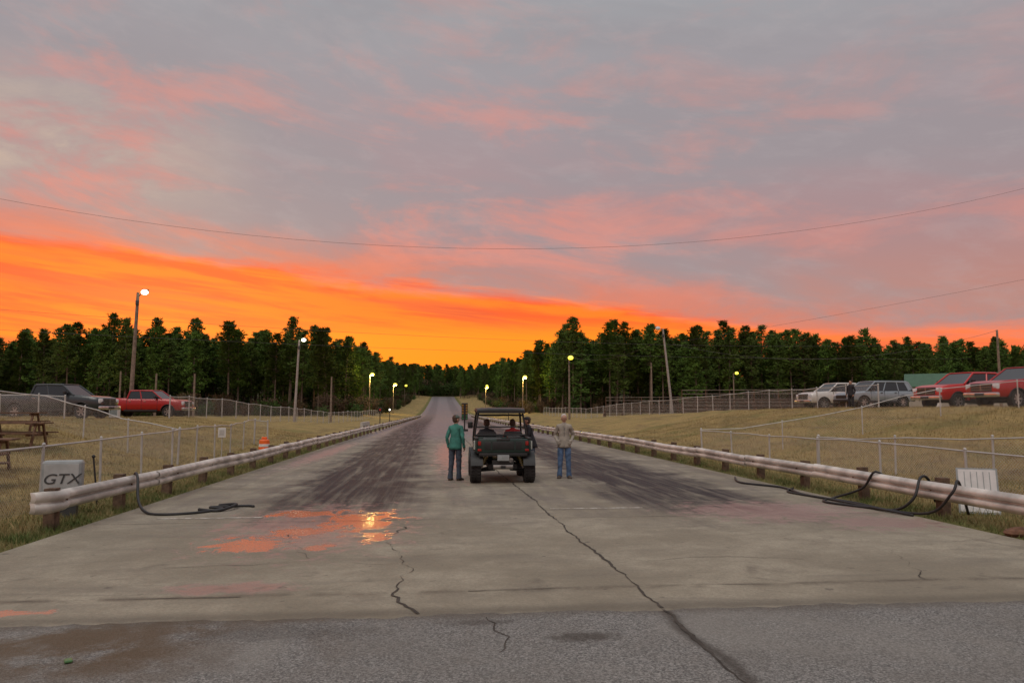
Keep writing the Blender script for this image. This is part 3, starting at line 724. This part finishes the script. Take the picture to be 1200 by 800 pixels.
            mb.rbox((c.x-side*.005,c.y-.038,c.z+.045),(.11,.012,.018),0,rot=(0,side*.5,0),r=.005)
    hc=Vector(T(1.645)); keep=mb.M; mb.M=Matrix.Translation(hc)@Euler((head_tilt,0,head_turn)).to_matrix().to_4x4()
    def hs(p):
        x,y,z=p; k=1-.28*max(0,-z)**1.3
        yy=y*(.95+.07*(y>0)); xx=x*k
        if y<0: yy=y*(1-.10*max(0,-z))
        return Vector((xx,yy,z))
    mb.ball((0,0,0),(.077,.097,.118),2,20,14,hs)
    mb.loft([[(-.011,-.088,.022),(.011,-.088,.022),(0,-.080,.03)],[(-.017,-.092,-.022),(.017,-.092,-.022),(0,-.118,-.016)],[(-.012,-.084,-.030),(.012,-.084,-.030),(0,-.10,-.032)]],2)
    for s in(-1,1):
        mb.ball((s*.030,-.083,.006),(.013,.008,.007),3,8,6); mb.ball((s*.030,-.086,.010),(.017,.008,.004),2,8,5)
        mb.box((s*.030,-.089,.028),(.032,.008,.005),6)
        mb.ball((s*.078,.008,-.005),(.012,.020,.032),2,8,6)
    mb.rbox((0,-.087,-.055),(.042,.012,.008),7,r=.004)
    mb.ball((0,.022,.030),(.082,.098,.104),6,20,10,hs,zmin=.0)
    mb.ball((0,.03,-.0),(.081,.082,.095),6,16,8)
    if cap is not None:
        mb.ball((0,0,.045),(.090,.108,.088),8,20,8,zmin=.0)
        mb.loft([[(-.07,-.07,.05),(.07,-.07,.05),(.07,-.07,.058),(-.07,-.07,.058)],[(-.06,-.15,.045),(.06,-.15,.045),(.06,-.15,.052),(-.06,-.15,.052)],[(-.03,-.18,.04),(.03,-.18,.04),(.03,-.18,.046),(-.03,-.18,.046)]],8)
    mb.M=keep
    mats=[top,bottom,m_skin,m_eye,m_shoe,m_chrome,hair,m_lip,cap or m_cap]
    o=mb.build(name,mats,loc,rz,smooth=True,parent=parent); o.scale=(scale,)*3
    return o
stand=lambda w=.10,y=0.:[((.095,0,.90),(w+.01,-.02+y,.50),(w+.03,.02+y,.085),(w+.07,-.2+y,0)),((-.095,0,.90),(-w-.01,-.01,.50),(-w-.03,.03,.085),(-w-.07,-.2,0))]
person('standing_man',(3.42,20.5,.016),R(-8),(((.26,.07,1.17),(.18,-.09,1.01)),((-.26,.07,1.17),(-.18,-.09,1.01))),stand(.10),m_jack,m_jean,m_hairw,head_turn=.1,hands=(False,False),scale=1.0)
person('standing_man',(.40,20.2,.016),R(155),(((.24,.05,1.15),(.23,-.05,.90)),((-.24,.05,1.15),(-.23,-.06,.90))),stand(.09,.05),m_teal,m_jean2,m_hairb,head_turn=-.55,cap=m_cap,scale=.985,lean=.05)
person('standing_man',(2.62,21.3,.016),R(-95),(((.26,-.12,1.18),(.16,-.34,1.16)),((-.26,-.12,1.18),(-.16,-.34,1.16))),stand(.10),m_blkc,m_jean2,m_hairb,cap=m_blkc,lean=.22,scale=.96)
person('standing_person',(24.4,42.2,G(24.4,42.2)),R(-60),(((.25,.05,1.15),(.22,-.08,.92)),((-.25,.05,1.15),(-.22,-.08,.92))),stand(.10),m_blkc,m_blkc,m_hairb)

# ------------------------------------------------------------ side-by-side utility buggy
m_ug=mat('buggy_green_plastic',(.010,.032,.026),.38,var=.15,coat=.25); m_ub=mat('buggy_black_plastic',(.018,.020,.020),.5); m_uw=mat('buggy_light_panel',(.42,.46,.42),.45)
m_seat=mat('seat_vinyl',(.03,.03,.032),.55); m_spr=mat('shock_spring',(.45,.35,.05),.4)
bug=empty('utility_buggy',(1.63,20.6,.014),R(-1))
mb=MB()
mb.M=Matrix.Rotation(R(90),4,'Z')
for x in(-1.08,1.0):
    for s in(-1,1):
        wheel(mb,x,s*.70,.345,.28,s)
        for k in range(26):
            t=2*math.pi*k/26
            for o_ in(-.07,.07): mb.box((x+math.cos(t)*.348,s*.70+o_,.345+math.sin(t)*.348),(.03,.09,.045),0,(0,-t,.25 if o_>0 else -.25))
mb.M=Matrix.Identity(4)
mb.build('wheels',[m_tire,m_rim,m_trim],parent=bug,smooth=40)
mb=MB()
mb.box((0,0,.42),(.75,2.5,.12),1); mb.box((0,-1.2,.50),(.55,.5,.20),1); mb.cyl((-.25,-1.38,.44),(.25,-1.38,.44),.08,m=2,seg=12)
for s in(-1,1):
    for yy in(-1.08,1.0):
        mb.cyl((s*.15,yy,.42),(s*.60,yy,.345),.03,m=1); mb.cyl((s*.2,yy-.18,.34),(s*.60,yy,.30),.022,m=1); mb.cyl((s*.2,yy+.18,.34),(s*.60,yy,.30),.022,m=1)
        mb.cyl((s*.55,yy-.05,.38),(s*.38,yy-.12,.80),.028,m=2)
        pts=[]
        for i in range(60):
            t=i/59; a=t*2*math.pi*7; c=Vector((s*.55,yy-.05,.42)).lerp(Vector((s*.40,yy-.11,.74)),t); pts.append(c+Vector((math.cos(a)*.05,math.sin(a)*.05,0)))
        mb.tube(pts,.009,3,5)
    mb.rbox((s*.62,0,.55),(.20,1.2,.16),0,r=.04)
    for yy in(-1.08,1.0):
        rings=[]
        for t in np.linspace(.15,math.pi-.15,9):
            cy=yy+math.cos(t)*.45; cz=.40+math.sin(t)*.42
            cy2=yy+math.cos(t)*.42; cz2=.40+math.sin(t)*.39
            rings.append([(s*.52,cy,cz),(s*.83,cy,cz),(s*.83,cy2,cz2),(s*.52,cy2,cz2)])
        mb.loft(rings,1)
mb.cyl((0,-1.5,.42),(0,-1.34,.42),.03,m=1); mb.box((0,-1.48,.42),(.12,.1,.07),1)
mb.cyl((.20,-1.45,.60),(.20,-1.15,.60),.06,m=2,seg=14)
mb.build('chassis',[m_ug,m_ub,m_polem,m_spr],parent=bug,smooth=40)
mb=MB()
mb.rbox((0,-.95,.80),(1.36,1.05,.07),1,r=.02)
for s in(-1,1):
    mb.rbox((s*.68,-.95,.97),(.07,1.06,.34),0,r=.025); mb.rbox((s*.68,-.95,1.15),(.10,1.10,.045),1,r=.015)
    mb.rbox((s*.735,-1.3,.98),(.04,.30,.22),2,r=.015)
mb.rbox((0,-.43,.97),(1.36,.05,.36),0,r=.02)
mb.rbox((0,-1.47,.965),(1.30,.06,.35),0,r=.025); mb.rbox((0,-1.507,.97),(.95,.02,.20),1,r=.01); mb.rbox((0,-1.50,1.12),(.34,.03,.05),1,r=.01)
for s in(-1,1): mb.box((s*.30,-1.515,.97),(.03,.02,.24),0)
mb.rbox((0,-1.47,.74),(1.25,.09,.09),1,r=.02)
for s in(-1,1): mb.rbox((s*.61,-1.515,.86),(.10,.04,.06),3,r=.015); mb.rbox((s*.61,-1.515,1.03),(.08,.03,.11),3,r=.015)
mb.rbox((0,-1.525,.66),(.30,.015,.15),4,r=.005)
mb.rbox((-.25,-.9,1.0),(.5,.5,.30),5,r=.04); mb.rbox((.32,-.85,1.02),(.38,.45,.36),1,r=.05)
mb.build('cargo_bed',[m_ug,m_ub,m_uw,m_tail,m_grey,m_dkgrey],parent=bug,smooth=40)
mb=MB()
for s in(-1,1):
    mb.tube(smoothpath([(s*.70,-.36,.62),(s*.70,-.36,1.2),(s*.62,-.33,1.72),(s*.60,-.25,1.83),(s*.60,.3,1.86),(s*.60,.72,1.83),(s*.64,.85,1.72),(s*.70,1.2,1.08),(s*.66,1.25,.8)],4),.028,1,8)
    mb.tube([(s*.69,-.36,1.18),(s*.70,.1,1.15),(s*.70,.45,.75)],.022,1,8)
    mb.rbox((s*.70,.25,.72),(.06,1.0,.42),0,r=.03)
for yy,z in((-.33,1.74),(-.25,1.83),(.72,1.83)): mb.cyl((-.61,yy,z),(.61,yy,z),.026,m=1)
mb.cyl((-.69,-.36,1.20),(.69,-.36,1.20),.026,m=1); mb.cyl((-.66,-.35,1.42),(.66,-.35,1.42),.018,m=1)
rings=[]
for yy,dz in((-.48,-.02),(-.44,.02),(0,.05),(.6,.04),(.84,.0),(.88,-.03)):
    w=.70 if abs(yy-.2)<.6 else .66
    rings.append([(-w,yy,1.855+dz-.03),(-w*.97,yy,1.88+dz),(-w*.5,yy,1.90+dz),(w*.5,yy,1.90+dz),(w*.97,yy,1.88+dz),(w,yy,1.855+dz-.03),(w*.9,yy,1.845+dz-.03),(-w*.9,yy,1.845+dz-.03)])
mb.loft(rings,1)
mb.rbox((0,1.22,.84),(1.25,.72,.34),0,rot=(-.12,0,0),r=.08); mb.rbox((0,.82,1.0),(1.25,.22,.28),1,r=.05); mb.box((0,.25,.52),(1.2,1.2,.05),1)
for s in(-1,1): mb.rbox((s*.48,1.57,.84),(.26,.08,.14),4,r=.03)
mb.tube([(-.45+ .17*math.cos(t),.58+.06*math.sin(t),1.12+.16*math.sin(t)) for t in np.linspace(0,2*math.pi,18)],.016,1,6)
for xx in(-.36,.36):
    mb.rbox((xx,.12,.70),(.52,.50,.16),3,r=.05); mb.rbox((xx,-.16,1.02),(.50,.13,.56),3,rot=(.14,0,0),r=.05)
mb.rbox((0,-.12,.70),(.18,.4,.2),1,r=.03)
for s in(-1,1): mb.cyl((s*.74,.75,1.42),(s*.68,.78,1.38),.012,m=1); mb.rbox((s*.80,.74,1.45),(.14,.04,.18),1,r=.02)
mb.build('cab',[m_ug,m_ub,m_uw,m_seat,m_head],parent=bug,smooth=40)
sit=[((.095,-.04,.80),(.14,-.46,.84),(.14,-.60,.63),(.14,-.9,.5)),((-.095,-.04,.80),(-.14,-.46,.84),(-.14,-.60,.63),(-.14,-.9,.5))]
person('driver',(-.36,.06,-.02),R(180),(((.25,-.14,1.02),(.14,-.42,1.10)),((-.25,-.14,1.02),(-.10,-.42,1.10))),sit,m_blkc,m_jean2,m_hairb,pelvis=(0,0,.83),cap=m_blkc,parent=bug,jacket=False,lean=-.02)
person('passenger',(.36,.06,-.02),R(188),(((.25,-.06,1.02),(.12,-.30,.93)),((-.25,-.06,1.02),(-.12,-.30,.93))),sit,m_redc,m_jean,m_hairb,pelvis=(0,0,.83),parent=bug,jacket=False,lean=-.02,head_turn=-.4)

# ------------------------------------------------------------ grass blades
m_blade,nt,b=newmat('straw_blades')
P=nt.new('ShaderNodeTexCoord').outputs['Object']
nt.put(b.inputs['Base Color'],nt.mix(nt.mr(nt.noise(P,.9,5),.40,.70),nt.mix(nt.noise(P,60,2),(.20,.14,.055),(.50,.37,.17)),(.17,.16,.06))); b.inputs['Roughness'].default_value=.9
m_weed,nt,b=newmat('green_weed_blades')
P=nt.new('ShaderNodeTexCoord').outputs['Object']
nt.put(b.inputs['Base Color'],nt.mix(nt.mr(nt.noise(P,1.6,5),.38,.62),(.09,.13,.03),(.28,.23,.10))); b.inputs['Roughness'].default_value=.9
def blades(name,pts,h0,h1,w,m):
    n=len(pts); a=rng.uniform(0,2*np.pi,n); h=rng.uniform(h0,h1,n); z=gz(pts[:,0],pts[:,1])-.005
    dx=np.cos(a)*w; dy=np.sin(a)*w; lx=rng.normal(0,.45,n)*h; ly=rng.normal(0,.45,n)*h
    V=np.empty((n,3,3)); V[:,0]=np.stack([pts[:,0]-dx,pts[:,1]-dy,z],-1); V[:,1]=np.stack([pts[:,0]+dx,pts[:,1]+dy,z],-1); V[:,2]=np.stack([pts[:,0]+lx,pts[:,1]+ly,z+h],-1)
    me=bpy.data.meshes.new(name); me.vertices.add(n*3); me.vertices.foreach_set('co',V.reshape(-1)); me.loops.add(n*3); me.loops.foreach_set('vertex_index',np.arange(n*3,dtype=np.int32))
    me.polygons.add(n); me.polygons.foreach_set('loop_start',np.arange(0,n*3,3,dtype=np.int32)); me.update(); me.validate(); me.materials.append(m)
    o=bpy.data.objects.new(name,me); COL.objects.link(o)
N=90000
yy=8+ (rng.uniform(0,1,N)**1.7)*45
left=np.stack([-6.35-rng.uniform(0,1,N)**1.1*15,yy],-1); right=np.stack([9.1+rng.uniform(0,1,N)**1.1*17,8+(rng.uniform(0,1,N)**1.6)*45],-1)
blades('dry_grass',np.concatenate([left,right]),.03,.14,.008,m_blade)
def strip(x0,sd,n,y1=45): 
    y=7.2+(rng.uniform(0,1,n)**1.6)*y1; return np.stack([x0+rng.normal(0,sd,n)+.06*np.sin(y*1.7),y],-1)
w=np.concatenate([strip(-6.15,.22,16000),strip(-6.7,.35,8000),strip(8.95,.25,16000),strip(9.6,.35,7000)])
w=w[((w[:,0]<-5.82)|(w[:,0]>8.47))]
blades('green_weeds',w,.03,.15,.008,m_weed)

# ------------------------------------------------------------ forest
def folmat(name,c0,c1,c2):
    m,nt,b=newmat(name)
    P=nt.new('ShaderNodeTexCoord').outputs['Object']; oi=nt.new('ShaderNodeObjectInfo')
    n=nt.noise(P,.55,3,.6); n2=nt.noise(P,6,2,.6)
    c=nt.mix(nt.mr(n,.38,.62),c0,c1); c=nt.mix(nt.m('MULTIPLY',nt.mr(n2,.5,.75),.6),c,c2)
    hs=nt.new('ShaderNodeHueSaturation'); nt.put(hs.inputs['Value'],nt.mr(oi.outputs['Random'],0,1,.65,1.4,False)); nt.put(hs.inputs['Hue'],nt.mr(oi.outputs['Random'],0,1,.475,.51,False)); nt.put(hs.inputs['Color'],c)
    nt.put(b.inputs['Base Color'],hs.outputs[0]); b.inputs['Roughness'].default_value=.75; b.inputs['Specular IOR Level'].default_value=.15
    return m
m_need=folmat('pine_needles',(.040,.078,.014),(.090,.155,.026),(.15,.21,.042))
m_bushb=folmat('bare_brush',(.09,.065,.035),(.15,.105,.055),(.22,.155,.08)); m_bushg=folmat('green_brush',(.03,.06,.015),(.06,.11,.025),(.11,.15,.04))
m_bark=mat('pine_bark',(.15,.11,.08),.95,var=.3,scale=3)
def pine(seed,H=17.,cbase=.33):
    r=np.random.default_rng(seed)
    mb=MB(); lean=r.normal(0,.3,2); tp=lambda t:Vector((lean[0]*t*t,lean[1]*t*t,H*t))
    mb.tube([tp(t) for t in np.linspace(0,.94,7)],[.21*(1-.85*t) for t in np.linspace(0,.94,7)],0,7)
    tris=[]; cb=cbase+r.uniform(-.06,.08); nb=int(56+r.integers(0,14))
    for i in range(nb):
        t=cb+(.99-cb)*(i/nb)**.95; rel=(t-cb)/(1-cb); a=i*2.4+r.normal(0,.5)
        prof_=max(.10,(1-rel**1.6))**.8
        L=(H*.165)*prof_*(.60+.40*min(1,rel*4+.1))*r.uniform(.55,1.3)
        if r.uniform()<.10: continue
        up=.1+.7*rel**1.5+r.normal(0,.14); base=tp(min(.95,t)); d=Vector((math.cos(a),math.sin(a),up)).normalized()
        end=base+d*L; mb.cyl(base,end,.035+.02*(1-rel),.01,0,4,caps=False)
        nt_=int(6+L*4.2)
        for k in range(nt_):
            s=r.uniform(.25,1.08); c=base+d*L*s+Vector(r.normal(0,.18+.06*L,3))
            for q in range(6):
                dv=Vector(r.normal(0,1,3)); dv.z=abs(dv.z)*.9+.1; dv.normalize(); l=r.uniform(.32,.62); sd=dv.orthogonal().normalized()*r.uniform(.06,.12)
                tris.append((c-sd,c+sd,c+dv*l))
    vs=[p for t in tris for p in t]; mb.add(vs,[(3*i,3*i+1,3*i+2) for i in range(len(tris))],1)
    return mb
def bush(seed,H=2.6):
    r=np.random.default_rng(seed); mb=MB(); tris=[]
    for i in range(14):
        a=r.uniform(0,6.28); d=Vector((math.cos(a)*r.uniform(.1,.6),math.sin(a)*r.uniform(.1,.6),1)).normalized(); L=H*r.uniform(.6,1.05); o=Vector((r.normal(0,.2),r.normal(0,.2),0))
        mb.cyl(o,o+d*L,.03,.008,0,4,caps=False)
        for k in range(16):
            c=o+d*L*r.uniform(.15,1.0)+Vector(r.normal(0,.28,3))
            for q in range(5):
                dv=Vector(r.normal(0,1,3)).normalized(); sd=dv.orthogonal().normalized()*.06; tris.append((c-sd,c+sd,c+dv*r.uniform(.15,.4)))
    mb.add([p for t in tris for p in t],[(3*i,3*i+1,3*i+2) for i in range(len(tris))],1); return mb
def proto_collection(name,builders):
    c=bpy.data.collections.new(name)
    for i,(mb,mats) in enumerate(builders):
        o=mb.build(f'{name}_{i}',mats); COL.objects.unlink(o); c.objects.link(o)
    return c
pc=proto_collection('pine_tree_variants',[(pine(s,h,cb),[m_bark,m_need]) for s,h,cb in((1,16.,.3),(2,17.,.40),(3,15.,.2),(4,16.,.38),(5,17.6,.46),(6,14.5,.15),(8,16.4,.34))])
bc=proto_collection('bush_variants',[(bush(11),[m_bark,m_bushb]),(bush(12,3.2),[m_bark,m_bushg]),(bush(13,2.2),[m_bark,m_bushg]),(bush(14,3.),[m_bark,m_bushb])])
def scatter(name,pts,scl,coll):
    me=bpy.data.meshes.new(name); me.from_pydata(pts.tolist(),[],[]); 
    at=me.attributes.new('sc','FLOAT','POINT'); at.data.foreach_set('value',scl.astype(np.float32))
    o=bpy.data.objects.new(name,me); COL.objects.link(o)
    ng=bpy.data.node_groups.new(name+'_nodes','GeometryNodeTree')
    ng.interface.new_socket('Geometry',in_out='INPUT',socket_type='NodeSocketGeometry'); ng.interface.new_socket('Geometry',in_out='OUTPUT',socket_type='NodeSocketGeometry')
    n=ng.nodes; l=ng.links; gi=n.new('NodeGroupInput'); go=n.new('NodeGroupOutput'); ip=n.new('GeometryNodeInstanceOnPoints'); ci=n.new('GeometryNodeCollectionInfo')
    ci.inputs[0].default_value=coll; ci.inputs['Separate Children'].default_value=True; ci.inputs['Reset Children'].default_value=True
    ip.inputs['Pick Instance'].default_value=True
    rv=n.new('FunctionNodeRandomValue'); rv.data_type='FLOAT_VECTOR'; rv.inputs[0].default_value=(-.03,-.03,0); rv.inputs[1].default_value=(.03,.03,6.283)
    na=n.new('GeometryNodeInputNamedAttribute'); na.data_type='FLOAT'; na.inputs[0].default_value='sc'
    l.new(gi.outputs[0],ip.inputs['Points']); l.new(ci.outputs[0],ip.inputs['Instance']); l.new(rv.outputs[0],ip.inputs['Rotation']); l.new(na.outputs[0],ip.inputs['Scale']); l.new(ip.outputs[0],go.inputs[0])
    md=o.modifiers.new('scatter','NODES'); md.node_group=ng; return o
def region(x0,x1,y0,y1,sp,cond):
    out=[]
    for x in np.arange(x0,x1,sp):
        for y in np.arange(y0,y1,sp):
            p=(x+rng.uniform(-.45,.45)*sp,y+rng.uniform(-.45,.45)*sp)
            if cond(*p): out.append(p)
    return out
T=[]
T+=region(-190,-15,138,182,3.9,lambda x,y:y>140+ (abs(x)-15)*.03+5*math.sin(x*.13) and x<-17-(y<150)*1.5)
T+=region(26,220,146,194,4.0,lambda x,y:y>147+(x-24)*.13+4*math.sin(x*.11))
T+=region(-50,-16,188,430,5.0,lambda x,y:x<-17.5-2*math.sin(y*.05) and x>-40)
T+=region(23,50,196,430,5.0,lambda x,y:x>24+2*math.sin(y*.06) and x<46)
T+=region(-70,90,490,560,5.,lambda x,y:True)
T+=region(-40,-10,430,490,6,lambda x,y:True)+region(14,50,430,490,6,lambda x,y:True)
T=np.array(T); sc=rng.uniform(.84,1.13,len(T))
sc[(T[:,0]>20)&(T[:,1]<200)]*=1.07; sc[T[:,0]>100]*=.93; sc[T[:,1]>485]*=1.10
scatter('pine_forest',np.stack([T[:,0],T[:,1],gz(T[:,0],T[:,1])-.1],-1),sc,pc)
B=region(-150,-15,135,150,2.4,lambda x,y:rng.uniform()<.5)+region(22,200,140,182,3.,lambda x,y:y>148+(x-24)*.13 and y<160+(x-24)*.13 and rng.uniform()<.3)
B+=region(-32,-15,150,400,4,lambda x,y:x>-22)+region(21,30,160,400,4,lambda x,y:True)+region(-150,-17,165,186,3.2,lambda x,y:True)+region(30,200,176,200,3.2,lambda x,y:True)
nsm=len(B); B+=region(-45,60,487,505,2.5,lambda x,y:True)
B=np.array(B); bs=rng.uniform(.6,1.5,len(B)); bs[nsm:]*=2.6
scatter('underbrush',np.stack([B[:,0],B[:,1],gz(B[:,0],B[:,1])-.1],-1),bs,bc)

# ------------------------------------------------------------ world: sunset sky
w=bpy.data.worlds.new('World'); scene.world=w; w.use_nodes=True
nt=NT(w.node_tree); bg=w.node_tree.nodes['Background']
D=nt.new('ShaderNodeTexCoord').outputs['Generated']; sp=nt.new('ShaderNodeSeparateXYZ'); nt.l.new(D,sp.inputs[0]); x,y,z=sp.outputs
el=nt.m('MULTIPLY',nt.m('ARCSINE',z),57.2958); az=nt.m('MULTIPLY',nt.m('ARCTAN2',x,y),57.2958)
el2=nt.m('ADD',el,nt.m('MULTIPLY',az,.10))
def sn(sx,sy,off,detail=6,rough=.6,dist=.4):
    return nt.noise(nt.xyz(nt.m('MULTIPLY',az,sx),nt.m('MULTIPLY',el2,sy),off),1.,detail,rough,dist)
N1=sn(.05,.24,0,6); N2=sn(.03,.45,7,5); N3=sn(.065,.22,13,7,.62,.5); N4=sn(.03,.11,21,4); N5=sn(.07,.9,33,6,.62,.3); N6=sn(.20,.6,41,5,.65,.3)
E0=nt.ramp(nt.mr(az,-30,45,0,1,False),[(0,(.112,)*3),(.25,(.102,)*3),(.42,(.089,)*3),(.56,(.078,)*3),(.73,(.060,)*3),(1,(.045,)*3)])
E0=nt.m('MULTIPLY',E0,100)
t=nt.m('ADD',nt.m('SUBTRACT',el,E0),nt.m('MULTIPLY',nt.m('SUBTRACT',N1,.5),4.5))
t=nt.m('ADD',t,nt.m('MULTIPLY',nt.m('SUBTRACT',N6,.5),1.2))
om=nt.mr(t,.8,-.6)
om=nt.m('MULTIPLY',om,nt.mr(y,-.1,.35))
oc=nt.mix(nt.mr(N5,.42,.60),(1.30,.205,.006),(1.0,.105,.012))
oc=nt.mix(nt.mr(N2,.50,.66,0,.6),oc,(.72,.09,.03))
oc=nt.mix(nt.m('MULTIPLY',nt.mr(el,7.4,5.2),nt.mr(nt.m('ABSOLUTE',nt.m('SUBTRACT',az,2)),24,8)),oc,(1.40,.29,.003))
oc=nt.mix(nt.mr(az,12,38,0,.6),oc,(1.0,.21,.09))
base=nt.ramp(nt.m('DIVIDE',el,90.),[(0,(.50,.20,.15)),(.09,(.50,.235,.20)),(.14,(.40,.245,.25)),(.20,(.375,.275,.29)),(.27,(.345,.31,.33)),(.34,(.34,.35,.37)),(.42,(.40,.40,.43)),(.6,(.95,.95,.98))])  # overhead stops raised above the visible sky, added to brighten the ground
base=nt.mix(nt.mr(N4,.40,.60,0,.65),base,(.31,.285,.305))
base=nt.mix(nt.m('MULTIPLY',nt.mr(N6,.45,.7),.15),base,(.50,.43,.43))
bandm=nt.m('MULTIPLY',nt.mr(el,30,12,.26,1.),nt.mr(az,-5,35,1.,.45))
pm=nt.m('MULTIPLY',nt.mr(nt.m('ADD',N3,nt.m('MULTIPLY',nt.m('SUBTRACT',N6,.5),.18)),.46,.70),bandm); pm=nt.m('MULTIPLY',pm,nt.mr(el,45,33))
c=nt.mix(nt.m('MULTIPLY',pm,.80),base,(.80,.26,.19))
cm=nt.m('MULTIPLY',nt.m('MULTIPLY',nt.mr(az,-12,-24),nt.mr(el,12,16)),nt.m('MULTIPLY',nt.mr(el,24,18),nt.mr(N3,.62,.4)))
c=nt.mix(nt.m('MULTIPLY',cm,.6),c,(.62,.46,.35))
fr=nt.m('MULTIPLY',nt.mr(t,4.0,.3),nt.mr(N3,.35,.6)); c=nt.mix(nt.m('MULTIPLY',nt.m('MULTIPLY',fr,.65),nt.mr(y,-.1,.35)),c,(.78,.18,.09))
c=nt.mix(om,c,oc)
sky=nt.new('ShaderNodeTexSky'); sky.sky_type='NISHITA'; sky.sun_disc=False; sky.sun_elevation=R(3); sky.sun_rotation=R(-20)
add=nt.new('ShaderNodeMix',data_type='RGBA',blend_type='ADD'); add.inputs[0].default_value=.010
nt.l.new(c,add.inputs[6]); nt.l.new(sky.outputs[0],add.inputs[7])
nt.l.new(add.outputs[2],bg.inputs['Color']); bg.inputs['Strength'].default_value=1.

sun=bpy.data.lights.new('sun','SUN'); sun.energy=.75; sun.angle=R(30); sun.color=(1,.9,.8)
so=bpy.data.objects.new('sun',sun); COL.objects.link(so); so.rotation_euler=(R(38),0,R(-25))

cam=bpy.data.cameras.new('camera'); cam.lens=26; cam.sensor_width=36; cam.clip_end=6000; cam.clip_start=.05
co=bpy.data.objects.new('camera',cam); COL.objects.link(co); co.location=(0,0,1.9); co.rotation_euler=(R(90+5.27),0,R(-5.47)); scene.camera=co
scene.view_settings.view_transform='Standard'; scene.view_settings.look='None'; scene.view_settings.exposure=0
